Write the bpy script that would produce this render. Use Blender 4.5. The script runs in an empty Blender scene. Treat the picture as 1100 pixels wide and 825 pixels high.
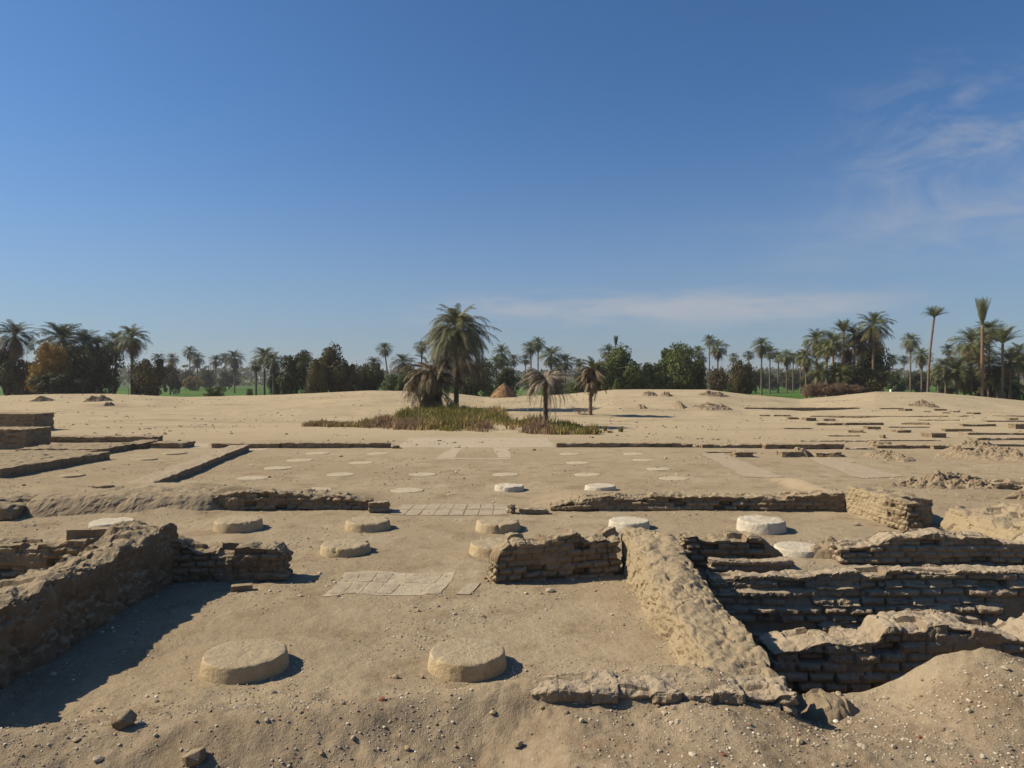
import bpy, math, random
import numpy as np
from mathutils import Vector, Matrix, Euler
random.seed(7)
RNG = np.random.default_rng(11)
scene = bpy.context.scene
C = scene.collection
R = math.radians

# ------------------------------------------------------------------ camera, sky, sun, exposure
CAM_H = 3.5; F = 800.0; HY = 408.0           # metres, photo pixels (1100 wide), horizon row
cam = bpy.data.cameras.new('camera'); camo = bpy.data.objects.new('camera', cam); C.objects.link(camo)
camo.location = (0, 0, CAM_H); camo.rotation_euler = (R(90) - math.atan(4.5 / F), 0, 0)
cam.sensor_width = 36; cam.lens = F / 1100 * 36; cam.clip_start = 0.1; cam.clip_end = 20000
scene.camera = camo
SUN_EL = 39.0; SUN_AZ = -82.0                 # azimuth clockwise from +Y
sun = bpy.data.lights.new('sun', 'SUN'); suno = bpy.data.objects.new('sun', sun); C.objects.link(suno)
sun.energy = 4.9; sun.angle = R(0.5); sun.color = (1.0, 0.90, 0.72)
sd = Vector((math.sin(R(SUN_AZ)) * math.cos(R(SUN_EL)), math.cos(R(SUN_AZ)) * math.cos(R(SUN_EL)), math.sin(R(SUN_EL))))
suno.rotation_euler = sd.to_track_quat('Z', 'Y').to_euler(); suno.location = (-30, 10, 30)
scene.view_settings.view_transform = 'Standard'; scene.view_settings.look = 'None'
scene.view_settings.exposure = 0.42; scene.view_settings.gamma = 1; scene.view_settings.use_curve_mapping = False
scene.cycles.use_denoising = True
scene.cycles.max_bounces = 5; scene.cycles.diffuse_bounces = 1; scene.cycles.transparent_max_bounces = 6
scene.cycles.volume_bounces = 0

class NT:
    """tiny helper around a node tree"""
    def __init__(s, tree): s.t = tree; s.t.nodes.clear()
    def n(s, typ, inp=None, **kw):
        nd = s.t.nodes.new(typ)
        for k, v in kw.items(): setattr(nd, k, v)
        for k, v in (inp or {}).items():
            if isinstance(v, bpy.types.NodeSocket): s.t.links.new(v, nd.inputs[k])
            else: nd.inputs[k].default_value = v
        return nd
    def math(s, op, a, b=0.0, c=0.0, clamp=False):
        return s.n('ShaderNodeMath', {0: a, 1: b, 2: c}, operation=op, use_clamp=clamp).outputs[0]
    def mix(s, f, a, b, mode='MIX'):
        nd = s.n('ShaderNodeMix', data_type='RGBA', blend_type=mode)
        for k, v in ((0, f), (6, a), (7, b)):
            if isinstance(v, bpy.types.NodeSocket): s.t.links.new(v, nd.inputs[k])
            else: nd.inputs[k].default_value = v if not isinstance(v, tuple) else (tuple(v) + (1,))[:4]
        return nd.outputs[2]
    def ramp(s, v, lo, hi):
        return s.n('ShaderNodeMapRange', {0: v, 1: lo, 2: hi, 3: 0.0, 4: 1.0}, interpolation_type='SMOOTHSTEP').outputs[0]
    def noise(s, vec, scale, detail=4, rough=0.55, dist=0.0):
        return s.n('ShaderNodeTexNoise', {'Vector': vec, 'Scale': scale, 'Detail': detail, 'Roughness': rough, 'Distortion': dist}).outputs['Fac']

world = bpy.data.worlds.new("World"); scene.world = world; world.use_nodes = True
w = NT(world.node_tree)
sky = w.n('ShaderNodeTexSky', sky_type='NISHITA', sun_disc=False)
sky.sun_elevation = R(SUN_EL); sky.sun_rotation = R(SUN_AZ % 360); sky.altitude = 60
sky.air_density = 1.0; sky.dust_density = 0.6; sky.ozone_density = 3.0
tc = w.n('ShaderNodeTexCoord').outputs['Generated']
sx = w.n('ShaderNodeSeparateXYZ', {0: tc}); X, Y, Z = sx.outputs
el = w.math('ARCSINE', Z)                                     # elevation in radians
az = w.math('ARCTAN2', X, Y)                                  # azimuth from +Y
def band(v, a, b, c, d):
    return w.math('MULTIPLY', w.ramp(v, a, b), w.math('SUBTRACT', 1.0, w.ramp(v, c, d)))
cv = w.n('ShaderNodeCombineXYZ', {0: w.math('MULTIPLY', az, 3.6), 1: w.math('MULTIPLY', el, 22.0), 2: 0.3}).outputs[0]
n1 = w.noise(cv, 1.6, 7, 0.6, 0.4)
m1 = w.math('MULTIPLY', band(el, R(2.6), R(5.4), R(5.6), R(7.6)), band(az, R(-12), R(0), R(20), R(34)))
c1 = w.math('MULTIPLY', w.ramp(w.math('ADD', w.math('MULTIPLY', n1, 1.1), w.math('MULTIPLY', m1, 0.25)), 0.52, 0.95), m1)
cv2 = w.n('ShaderNodeCombineXYZ', {0: w.math('MULTIPLY', az, 4.0), 1: w.math('MULTIPLY', el, 7.5), 2: 2.3}).outputs[0]
n2 = w.noise(cv2, 2.3, 9, 0.62, 1.0)
m2 = w.math('MULTIPLY', band(el, R(7), R(11), R(17), R(22)), w.ramp(az, R(19), R(31)))
c2 = w.math('MULTIPLY', w.ramp(n2, 0.38, 0.74), m2)
m3 = w.math('MULTIPLY', band(el, R(6), R(8.5), R(10.5), R(13)), w.ramp(az, R(5), R(30)))
c3 = w.math('MULTIPLY', w.ramp(n1, 0.32, 0.75), m3)
cloud = w.math('ADD', w.math('MULTIPLY', c1, 0.8), w.math('ADD', w.math('MULTIPLY', c2, 0.42), w.math('MULTIPLY', c3, 0.22)), clamp=True)
hz = w.math('POWER', w.math('SUBTRACT', 1.0, w.ramp(el, R(-2), R(26))), 2.0)
tint = w.mix(1.0, sky.outputs[0], (0.62, 0.955, 1.27), 'MULTIPLY')
skyc = w.mix(w.math('MULTIPLY', hz, 0.55), tint, (4.2, 4.35, 5.0))
skyc = w.mix(cloud, skyc, (5.3, 5.6, 6.2))
bg = w.n('ShaderNodeBackground', {'Color': skyc, 'Strength': 0.060})
w.n('ShaderNodeOutputWorld', {'Surface': bg.outputs[0]})

# ------------------------------------------------------------------ helpers
def tag(o, label=None, cat=None, group=None, kind=None):
    if label: o['label'] = label
    if cat: o['category'] = cat
    if group: o['group'] = group
    if kind: o['kind'] = kind
    return o
def empty(name, loc, label, cat, group=None, rz=0.0):
    o = bpy.data.objects.new(name, None); C.objects.link(o); o.location = loc; o.rotation_euler = (0, 0, rz)
    o.empty_display_size = 0.3
    return tag(o, label, cat, group)
def mesh_np(name, V, Fq, smooth=False, attr=None, matidx=None, mats=()):
    """V (n,3), Fq (m,3|4) integer array"""
    me = bpy.data.meshes.new(name)
    V = np.asarray(V, dtype=np.float32); Fq = np.asarray(Fq, dtype=np.int32)
    k = Fq.shape[1]; m = len(Fq)
    me.vertices.add(len(V)); me.vertices.foreach_set('co', V.ravel())
    me.loops.add(m * k); me.loops.foreach_set('vertex_index', Fq.ravel())
    me.polygons.add(m); me.polygons.foreach_set('loop_start', np.arange(0, m * k, k, dtype=np.int32))
    me.polygons.foreach_set('loop_total', np.full(m, k, dtype=np.int32))
    me.polygons.foreach_set('use_smooth', np.full(m, smooth, dtype=bool))
    if matidx is not None: me.polygons.foreach_set('material_index', np.asarray(matidx, dtype=np.int32))
    for mt in mats: me.materials.append(mt)
    me.update(calc_edges=True)
    if attr is not None:
        a = me.attributes.new('tone', 'FLOAT', 'POINT'); a.data.foreach_set('value', np.asarray(attr, dtype=np.float32))
    return me
def obj(name, me, parent=None, loc=None):
    o = bpy.data.objects.new(name, me); C.objects.link(o)
    if parent: o.parent = parent
    if loc is not None: o.location = loc
    return o

def _h(ix, iy, iz, seed=0):
    n = (ix.astype(np.int64) * 374761393 + iy.astype(np.int64) * 668265263 + iz.astype(np.int64) * 2147483647 + seed * 974634777) & 0xffffffff
    n = ((n ^ (n >> 13)) * 1274126177) & 0xffffffff
    n = ((n ^ (n >> 15)) * 2246822519) & 0xffffffff
    return ((n ^ (n >> 16)) & 0xffffff) / float(0xffffff)
def vnoise(x, y, z=0.0, seed=0):
    x, y, z = np.broadcast_arrays(np.asarray(x, float), np.asarray(y, float), np.asarray(z, float))
    ix, iy, iz = np.floor(x), np.floor(y), np.floor(z)
    fx, fy, fz = x - ix, y - iy, z - iz
    fx, fy, fz = [f * f * (3 - 2 * f) for f in (fx, fy, fz)]
    r = 0
    for a in (0, 1):
        for b in (0, 1):
            for c in (0, 1):
                r = r + _h(ix + a, iy + b, iz + c, seed) * (fx if a else 1 - fx) * (fy if b else 1 - fy) * (fz if c else 1 - fz)
    return r
def fbm(x, y, z=0.0, o=4, seed=0, g=0.5):
    r = 0; a = 1; t = 0; f = 1.0
    for i in range(o):
        r = r + a * (vnoise(np.asarray(x) * f, np.asarray(y) * f, np.asarray(z) * f, seed + i * 17) - 0.5); t += a; a *= g; f *= 2.03
    return r / t * 2       # about -1..1
def sst(a, b, v):
    t = np.clip((v - a) / (b - a), 0, 1); return t * t * (3 - 2 * t)

# ------------------------------------------------------------------ terrain height
SKX = np.array([-600, 0, 60, 120, 200, 300, 400, 470, 520, 600, 660, 760, 800, 860, 900, 940, 1000, 1060, 1100, 1300, 1800], float)
SKY = np.array([424, 426, 423.5, 424, 427.5, 425, 420, 421.5, 427, 424.5, 419, 419, 424, 429.5, 426, 421.5, 422, 427, 431, 433, 433], float)
def Zt(x, y, micro=True):
    x = np.asarray(x, float); y = np.asarray(y, float)
    yy = np.maximum(y, 0.5)
    px = 550 + F * x / np.maximum(y, 20)
    # far sand rise behind the palace floor
    zr = CAM_H - (np.interp(px, SKX, SKY) - HY) / F * 112.0
    z = zr * sst(64, 110, y)
    far = sst(50, 70, y)
    z = z + far * (1 - 0.75 * sst(88, 108, y)) * (0.45 * fbm(x / 14, y / 9, 0, 4, 3) + 0.1 * fbm(x / 3, y / 3, 0, 2, 8))
    z = z - sst(116, 128, y) * (z + 1.6)
    # small hummocks on the right, behind the low walls
    z = z + 0.5 * np.exp(-(((x - 27) / 9) ** 2 + ((y - 96) / 4) ** 2))
    # undulation of the floor
    z = z + 0.05 * fbm(x / 3.1, y / 3.1, 0, 3, 21) * (1 - far)
    # bank at the left between the two halls
    bk = sst(18.3, 20.6, y) * (1 - sst(21.5, 25, y))
    z = z + 0.46 * bk * (1 - sst(-9.2, -7.2, x)) 
    z = z + 0.30 * sst(20.0, 20.6, y) * (1 - sst(20.8, 24, y)) * (sst(-8.6, -8.0, x) * (1 - sst(-5.6, -3.5, x)) + sst(0.4, 2.2, x) * (1 - sst(8.8, 9.6, x)))
    # raised ground of the right rooms
    z = z + 0.25 * sst(8.8, 9.4, x) * sst(18, 20, y) * (1 - sst(24, 27, y))
    # near floor, rise to the foreground wall top
    crest = np.interp(x, [-8, -5.6, -3.8, -1.6, -0.1, 1.4, 1.9], [7.35, 7.5, 7.9, 8.2, 8.5, 9.0, 9.0])
    rise = 1 - sst(crest - 1.25, crest + 0.15, y)
    ridge_h = np.interp(x, [-6, -2, 0, 2], [0.36, 0.40, 0.44, 0.48])
    zf = rise * ridge_h
    front = 1 - sst(7.16, 7.42, y)
    zf = zf - front * np.interp(x, [-6, -1.2, 0.3, 2.6, 3.2], [0.02, 0.03, 0.11, 0.12, 0.10])
    zf = zf - (1 - sst(np.maximum(crest - 1.9, 5.6), np.maximum(crest - 0.95, 6.5), y)) * 0.32 * (1 - sst(-0.2, 0.6, x))
    near_l = (1 - sst(2.0, 2.6, x))
    # right: pits, mound in front of them
    pit = sst(2.45, 2.75, x) * sst(8.15, 8.3, y) * (1 - sst(12.2, 12.5, y))
    mound = 0.10 + 0.46 * np.exp(-(np.abs(x - 4.85) / 0.72) ** 2.4) + 0.30 * np.exp(-(((x - 6.1) / 0.9) ** 2))
    mound = mound + 0.25 * (1 - sst(2.5, 3.0, x))
    mnd = (1 - sst(8.0, 8.25, y)) * (0.30 + (mound - 0.30) * sst(6.2, 7.6, y))
    zn = near_l * zf + (1 - near_l) * (mnd - 1.25 * pit)
    z = z + zn * (y < 14)
    z = z - 0.12 * sst(2.9, 3.3, x) * sst(12.6, 12.9, y) * (1 - sst(13.6, 14.0, y)) 
    if micro:
        nearw = 1 - sst(14, 40, y)
        z = z + 0.022 * fbm(x * 1.1, y * 1.1, 0, 3, 31) * (1 + 1.2 * (y < 8.2)) * (0.3 + 0.7 * nearw)
        z = z + 0.016 * fbm(x * 5.3, y * 5.3, 0, 4, 37, 0.6) * nearw
        fg = 1 - sst(7.8, 9.0, y)
        z = z + 0.07 * fbm(x * 1.7, y * 1.7, 0, 4, 39, 0.6) * fg
        z = z + 0.045 * (0.35 - np.abs(fbm(x * 3.1, y * 3.1, 0, 4, 43, 0.6))) * fg * sst(-0.1, 0.3, fbm(x * 0.8, y * 0.8, 0, 2, 45))
    return z
def zt(x, y): return float(Zt(np.array([x]), np.array([y]))[0])
FIELD_Z = -0.75
def G(px, py, dz=0.0):
    """a point of the photograph followed down to the ground"""
    lo, d = 4.5, None
    ds = np.exp(np.linspace(math.log(5), math.log(130), 1500))
    xs = (px - 550) / F * ds; zz = Zt(xs, ds, False) + dz
    ray = CAM_H - (py - HY) / F * ds
    hit = np.nonzero(zz >= ray)[0]
    i = hit[0] if len(hit) else len(ds) - 1
    return float(xs[i]), float(ds[i])

# ------------------------------------------------------------------ materials
def new_mat(name):
    m = bpy.data.materials.new(name); m.use_nodes = True; return m, NT(m.node_tree)
def finish(t, col, rough=0.95, bump=None, strength=0.5, dist=0.02, spec=0.1, transl=0.0):
    b = t.n('ShaderNodeBsdfPrincipled', {'Base Color': col, 'Roughness': rough, 'Specular IOR Level': spec})
    if bump is not None:
        bp = t.n('ShaderNodeBump', {'Strength': strength, 'Distance': dist, 'Height': bump})
        t.t.links.new(bp.outputs[0], b.inputs['Normal'])
    out = b.outputs[0]
    if transl:
        tr = t.n('ShaderNodeBsdfTranslucent', {'Color': col})
        out = t.n('ShaderNodeMixShader', {0: transl, 1: b.outputs[0], 2: tr.outputs[0]}).outputs[0]
    t.n('ShaderNodeOutputMaterial', {'Surface': out})
def pos(t): return t.n('ShaderNodeNewGeometry').outputs['Position']
def nz(t): return t.n('ShaderNodeSeparateXYZ', {0: t.n('ShaderNodeNewGeometry').outputs['Normal']}).outputs[2]
def rgb(c): return (c[0], c[1], c[2], 1)

M = {}
def mat_sand():
    m, t = new_mat('sand'); p = pos(t)
    big = t.noise(p, 0.16, 5, 0.6); mid = t.noise(p, 1.1, 6, 0.65); fine = t.noise(p, 14, 5, 0.7); grit = t.noise(p, 60, 3, 0.7)
    yy = t.n('ShaderNodeSeparateXYZ', {0: p}).outputs[1]
    farm = t.ramp(yy, 28, 55)
    near = t.mix(t.ramp(big, 0.35, 0.65), (0.285, 0.218, 0.135), (0.335, 0.262, 0.168))
    near = t.mix(t.ramp(mid, 0.48, 0.70), near, (0.225, 0.162, 0.098))
    near = t.mix(t.math('MULTIPLY', t.ramp(t.noise(p, 0.5, 6, 0.7), 0.54, 0.70), 0.7), near, (0.40, 0.325, 0.22))
    near = t.mix(t.math('MULTIPLY', t.ramp(t.noise(p, 3.3, 5, 0.7), 0.55, 0.7), 0.45), near, (0.24, 0.155, 0.095))
    far = t.mix(t.ramp(mid, 0.35, 0.7), (0.375, 0.296, 0.185), (0.415, 0.333, 0.215))
    st = t.n('ShaderNodeMapping', {0: p, 3: (0.05, 0.22, 1.0)}).outputs[0]
    far = t.mix(t.math('MULTIPLY', t.ramp(t.noise(st, 1.0, 6, 0.65), 0.50, 0.72), 0.85), far, (0.25, 0.192, 0.120))
    yw = t.math('ADD', yy, t.math('MULTIPLY', t.math('SUBTRACT', t.noise(p, 1.4, 5, 0.7), 0.5), 2.2))
    near = t.mix(t.math('MULTIPLY', t.math('SUBTRACT', 1.0, t.ramp(yw, 7.3, 8.2)), 0.8), near, t.mix(t.ramp(mid, 0.4, 0.65), (0.265, 0.200, 0.128), (0.205, 0.148, 0.090)))
    c = t.mix(farm, near, far)
    c = t.mix(t.math('MULTIPLY', t.ramp(fine, 0.35, 0.75), 0.35), c, (0.42, 0.335, 0.235))
    c = t.mix(t.math('MULTIPLY', t.ramp(grit, 0.62, 0.78), 0.55), c, (0.50, 0.43, 0.33))
    c = t.mix(t.math('MULTIPLY', t.ramp(grit, 0.42, 0.28), 0.0), c, (0.2, 0.15, 0.1))
    dk = t.ramp(t.noise(p, 33, 3, 0.6), 0.60, 0.72)
    c = t.mix(t.math('MULTIPLY', dk, 0.45), c, (0.19, 0.14, 0.095))
    h = t.math('ADD', t.math('MULTIPLY', fine, 1.0), t.math('MULTIPLY', grit, 0.45))
    h = t.math('ADD', h, t.math('MULTIPLY', mid, 2.0))
    finish(t, c, 1.0, h, 0.75, 0.035, 0.0); return m
def mat_mud(name, dark, light, dust, dustamt=0.85):
    m, t = new_mat(name); p = pos(t)
    tone = t.n('ShaderNodeAttribute', attribute_name='tone').outputs['Fac']
    a = t.noise(p, 1.3, 5, 0.6); f = t.noise(p, 22, 6, 0.7)
    c = t.mix(t.math('ADD', t.math('MULTIPLY', tone, 0.6), t.math('MULTIPLY', t.ramp(a, 0.3, 0.7), 0.4)), dark, light)
    c = t.mix(t.math('MULTIPLY', t.ramp(t.noise(p, 5, 4, 0.6), 0.45, 0.7), 0.35), c, dust)
    up = t.math('MULTIPLY', t.ramp(t.math('ADD', nz(t), t.math('MULTIPLY', t.math('SUBTRACT', f, 0.5), 0.5)), 0.35, 0.85), dustamt)
    c = t.mix(up, c, dust)
    sp = t.ramp(t.noise(p, 55, 2, 0.5), 0.66, 0.74)
    c = t.mix(t.math('MULTIPLY', sp, 0.6), c, (0.50, 0.43, 0.33))
    h = t.math('ADD', f, t.math('MULTIPLY', t.noise(p, 70, 3, 0.6), 0.4))
    finish(t, c, 1.0, h, 0.8, 0.03, 0.0); return m
def mat_stone(name, c1, c2, stain, dust=0.0):
    m, t = new_mat(name); p = pos(t)
    c = t.mix(t.ramp(t.noise(p, 3, 6, 0.65), 0.35, 0.65), c1, c2)
    c = t.mix(t.math('MULTIPLY', t.ramp(t.noise(p, 9, 6, 0.7), 0.52, 0.75), 0.7), c, stain)
    up = t.math('MULTIPLY', t.ramp(t.math('ADD', nz(t), t.math('MULTIPLY', t.noise(p, 7, 5, 0.7), 0.3)), 0.85, 1.12), dust)
    c = t.mix(up, c, (0.345, 0.275, 0.185))
    c = t.mix(t.math('MULTIPLY', t.ramp(t.noise(p, 50, 2, 0.5), 0.62, 0.72), 0.4), c, (0.2, 0.15, 0.10))
    h = t.math('ADD', t.noise(p, 35, 6, 0.7), t.math('MULTIPLY', t.noise(p, 6, 4, 0.6), 1.5))
    finish(t, c, 0.95, h, 0.8, 0.03, 0.05); return m
def mat_leaf(name, c1, c2, scale=0.8, transl=0.25, rnd=0.25):
    m, t = new_mat(name); p = pos(t)
    oi = t.n('ShaderNodeObjectInfo').outputs['Random']
    c = t.mix(t.ramp(t.noise(p, scale, 4, 0.7), 0.35, 0.68), c1, c2)
    c = t.mix(t.math('MULTIPLY', oi, rnd), c, (c1[0] * 0.8 + 0.03, c1[1] * 0.8 + 0.01, c1[2] * 0.9))
    finish(t, c, 0.6, None, spec=0.25, transl=transl); return m
def mat_flat(name, c1, c2, scale=4.0, rough=0.9, bump=0.0):
    m, t = new_mat(name); p = pos(t); n = t.noise(p, scale, 5, 0.65)
    finish(t, t.mix(t.ramp(n, 0.35, 0.65), c1, c2), rough, n if bump else None, bump, 0.03, 0.1); return m
M['sand'] = mat_sand()
M['mud'] = mat_mud('mud_brick', (0.170, 0.122, 0.074), (0.285, 0.212, 0.132), (0.340, 0.265, 0.170), 0.85)
M['mudshade'] = mat_mud('mud_brick_dark', (0.130, 0.094, 0.060), (0.215, 0.160, 0.102), (0.330, 0.257, 0.165), 0.85)  # left walls: shade darkened into the side colour, top keeps its dust
M['mudlight'] = mat_mud('mud_brick_pale', (0.200, 0.148, 0.098), (0.300, 0.228, 0.150), (0.380, 0.300, 0.205), 0.9)
M['render'] = mat_mud('mud_plaster', (0.300, 0.228, 0.138), (0.370, 0.285, 0.175), (0.310, 0.240, 0.155), 0.8)
M['rubble'] = mat_mud('rubble', (0.150, 0.108, 0.066), (0.290, 0.215, 0.138), (0.320, 0.250, 0.160), 0.45)
M['lime'] = mat_stone('limestone', (0.42, 0.31, 0.175), (0.48, 0.38, 0.235), (0.29, 0.205, 0.11), 0.75)
M['limew'] = mat_stone('limestone_white', (0.50, 0.43, 0.32), (0.60, 0.53, 0.41), (0.38, 0.30, 0.20), 0.2)
M['disc'] = mat_stone('flush_stone', (0.42, 0.34, 0.23), (0.48, 0.395, 0.275), (0.34, 0.265, 0.175))
M['pale'] = mat_stone('pale_floor', (0.400, 0.318, 0.218), (0.440, 0.355, 0.250), (0.34, 0.265, 0.18))
M['palepath'] = mat_stone('pale_path', (0.355, 0.278, 0.188), (0.395, 0.312, 0.215), (0.31, 0.24, 0.16))
M['paver'] = mat_stone('paver', (0.36, 0.285, 0.195), (0.42, 0.34, 0.24), (0.31, 0.24, 0.16))
M['palm'] = mat_leaf('palm_frond', (0.090, 0.105, 0.034), (0.185, 0.190, 0.078), 0.9)
M['palmdark'] = mat_leaf('palm_frond_dark', (0.046, 0.058, 0.022), (0.095, 0.105, 0.045), 0.9)
M['palmbig'] = mat_leaf('palm_frond_grey', (0.115, 0.120, 0.045), (0.235, 0.225, 0.110), 1.2)
M['dead'] = mat_leaf('palm_dead', (0.125, 0.088, 0.042), (0.225, 0.165, 0.085), 1.2, 0.15)
M['deadgrey'] = mat_leaf('palm_dead_grey', (0.20, 0.155, 0.105), (0.36, 0.285, 0.205), 1.2, 0.1)
M['deaddark'] = mat_leaf('palm_dead_brown', (0.088, 0.062, 0.028), (0.180, 0.130, 0.060), 1.2, 0.15)
M['trunk'] = mat_flat('palm_trunk', (0.105, 0.075, 0.05), (0.205, 0.150, 0.10), 6, 0.95, 0.8)
M['trunkred'] = mat_flat('palm_trunk_red', (0.135, 0.085, 0.055), (0.24, 0.155, 0.10), 6, 0.95, 0.8)
M['bark'] = mat_flat('bark', (0.06, 0.045, 0.03), (0.12, 0.09, 0.065), 6, 0.95, 0.8)
M['bushdark'] = mat_leaf('foliage_dark', (0.040, 0.050, 0.013), (0.105, 0.110, 0.034), 0.35)
M['bushgreen'] = mat_leaf('foliage_green', (0.065, 0.092, 0.020), (0.155, 0.180, 0.052), 0.35)
M['busholive'] = mat_leaf('foliage_olive', (0.075, 0.066, 0.020), (0.150, 0.125, 0.045), 0.35)
M['bushochre'] = mat_leaf('foliage_ochre', (0.19, 0.115, 0.018), (0.36, 0.22, 0.035), 0.4)
M['bushbrown'] = mat_leaf('foliage_brown', (0.095, 0.070, 0.030), (0.18, 0.135, 0.060), 0.4)
M['scrub'] = mat_leaf('scrub_red', (0.15, 0.095, 0.055), (0.27, 0.18, 0.11), 0.7, 0.1)
M['straw'] = mat_flat('straw', (0.26, 0.145, 0.065), (0.42, 0.26, 0.13), 1.6, 0.95, 0.8)

# ------------------------------------------------------------------ ground sheet
def build_ground():
    ys = list(np.linspace(-30, 4.0, 18)[:-1])
    d = 4.0
    while d < 132:
        ys.append(d); d += max(0.035, d * 0.0052)
    ys = np.array(ys)
    t = np.concatenate([np.linspace(-3.0, -1.1, 20)[:-1], np.linspace(-1.1, -0.78, 28)[:-1], np.linspace(-0.78, 0.78, 440), np.linspace(0.78, 1.1, 28)[1:], np.linspace(1.1, 3.0, 20)[1:]])
    W = np.maximum(ys, 4.0)[:, None]
    Xg = t[None, :] * W; Yg = np.repeat(ys[:, None], len(t), 1)
    Zg = Zt(Xg, Yg)
    nr, nc = Xg.shape
    V = np.stack([Xg, Yg, Zg], -1).reshape(-1, 3)
    i = np.arange(nr - 1)[:, None] * nc + np.arange(nc - 1)[None, :]
    Fq = np.stack([i, i + 1, i + nc + 1, i + nc], -1).reshape(-1, 4)
    me = mesh_np('sand_ground', V, Fq, True, mats=[M['sand']])
    tag(obj('sand_ground', me), kind='structure')
build_ground()

def mat_field():
    m, t = new_mat('green_field'); p = pos(t)
    st = t.n('ShaderNodeMapping', {0: p, 3: (0.012, 0.03, 1.0)}).outputs[0]
    c = t.mix(t.ramp(t.noise(st, 1.0, 5, 0.6), 0.4, 0.6), (0.040, 0.085, 0.009), (0.072, 0.140, 0.014))
    c = t.mix(t.math('MULTIPLY', t.ramp(t.noise(p, 0.3, 4, 0.7), 0.45, 0.7), 0.5), c, (0.03, 0.07, 0.012))
    yy = t.n('ShaderNodeSeparateXYZ', {0: p}).outputs[1]
    c = t.mix(t.ramp(yy, 380, 620), c, (0.05, 0.075, 0.03))
    finish(t, c, 0.9, None, spec=0.1); return m
M['field'] = mat_field()
def sheet(name, x0, x1, y0, y1, n, z, mat, amp=0, kind='structure', seed=5):
    xs = np.linspace(x0, x1, n); ys = np.linspace(y0, y1, n)
    Xg, Yg = np.meshgrid(xs, ys); Zg = z + amp * fbm(Xg / 40, Yg / 40, 0, 3, seed)
    i = np.arange(n - 1)[:, None] * n + np.arange(n - 1)[None, :]
    me = mesh_np(name, np.stack([Xg, Yg, Zg], -1).reshape(-1, 3), np.stack([i, i + 1, i + n + 1, i + n], -1).reshape(-1, 4), True, mats=[mat])
    return tag(obj(name, me), kind=kind)
sheet('green_field', -5000, 5000, 112, 7000, 60, FIELD_Z, M['field'])

# distant low hills at the desert edge, beyond the valley
def hills():
    n = 240; ang = np.linspace(R(-60), R(60), n); rows = []
    dd = [3600, 3750, 3950, 4300]; hs = [0, 0.55, 1.0, 0.0]
    for d_, h_ in zip(dd, hs):
        hh = (18 + 12 * fbm(ang * 7, ang * 0, 0, 5, 71)) * h_
        rows.append(np.stack([np.sin(ang) * d_, np.cos(ang) * d_, FIELD_Z - 0.3 + hh], -1))
    V = np.concatenate(rows); i = np.arange(3)[:, None] * n + np.arange(n - 1)[None, :]
    me = mesh_np('distant_hills', V, np.stack([i, i + 1, i + n + 1, i + n], -1).reshape(-1, 4), True,
                 mats=[mat_flat('hill_rock', (0.25, 0.2, 0.15), (0.32, 0.26, 0.2), 0.01)])
    tag(obj('distant_hills', me), kind='structure')
hills()

# ------------------------------------------------------------------ strips of paler floor draped on the ground
def drape(name, quad, mat, off=0.02, n=30, kind='structure', px=True):
    P = [G(*q) for q in quad] if px else quad
    P = [np.array(p) for p in P]
    u = np.linspace(0, 1, n)[None, :, None]; v = np.linspace(0, 1, n)[:, None, None]
    a = P[0] * (1 - u) + P[1] * u; b = P[3] * (1 - u) + P[2] * u
    XY = a * (1 - v) + b * v
    # ragged edge
    XY = XY + 0.12 * np.stack([fbm(XY[..., 0] * 2, XY[..., 1] * 2, 0, 3, 51), fbm(XY[..., 0] * 2, XY[..., 1] * 2, 0, 3, 52)], -1)
    off = 0.014 if mat.name == 'pale_path' else 0.006
    Zg = Zt(XY[..., 0], XY[..., 1]) + off
    V = np.concatenate([XY, Zg[..., None]], -1).reshape(-1, 3)
    i = np.arange(n - 1)[:, None] * n + np.arange(n - 1)[None, :]
    # a skirt makes it a thin slab
    me = mesh_np(name, V, np.stack([i, i + 1, i + n + 1, i + n], -1).reshape(-1, 4), True, mats=[mat])
    o = obj(name, me)
    return tag(o, kind=kind)
drape('path', [(440, 470.5), (588, 470.5), (597, 481), (426, 481)], M['pale'], 0.03)
drape('path', [(485, 481.2), (497, 481.2), (488, 492), (469, 492)], M['pale'], 0.03)
drape('path', [(530, 481.2), (548, 481.2), (549, 492), (535, 492)], M['pale'], 0.03)
drape('path', [(469, 492.2), (549, 492.2), (549, 493.4), (467, 493.4)], M['pale'], 0.03)
drape('path', [(752, 487.5), (776, 487), (850, 513), (800, 513)], M['palepath'], 0.025, 40)
drape('path', [(868, 493), (892, 491.5), (970, 512), (925, 514)], M['palepath'], 0.025, 40)
drape('path', [(165, 476.5), (225, 476.5), (224, 481), (198, 482.5)], M['pale'], 0.03)
drape('path', [(244, 482.5), (290, 481.5), (286, 483.6), (268, 484.8)], M['pale'], 0.03)

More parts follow.
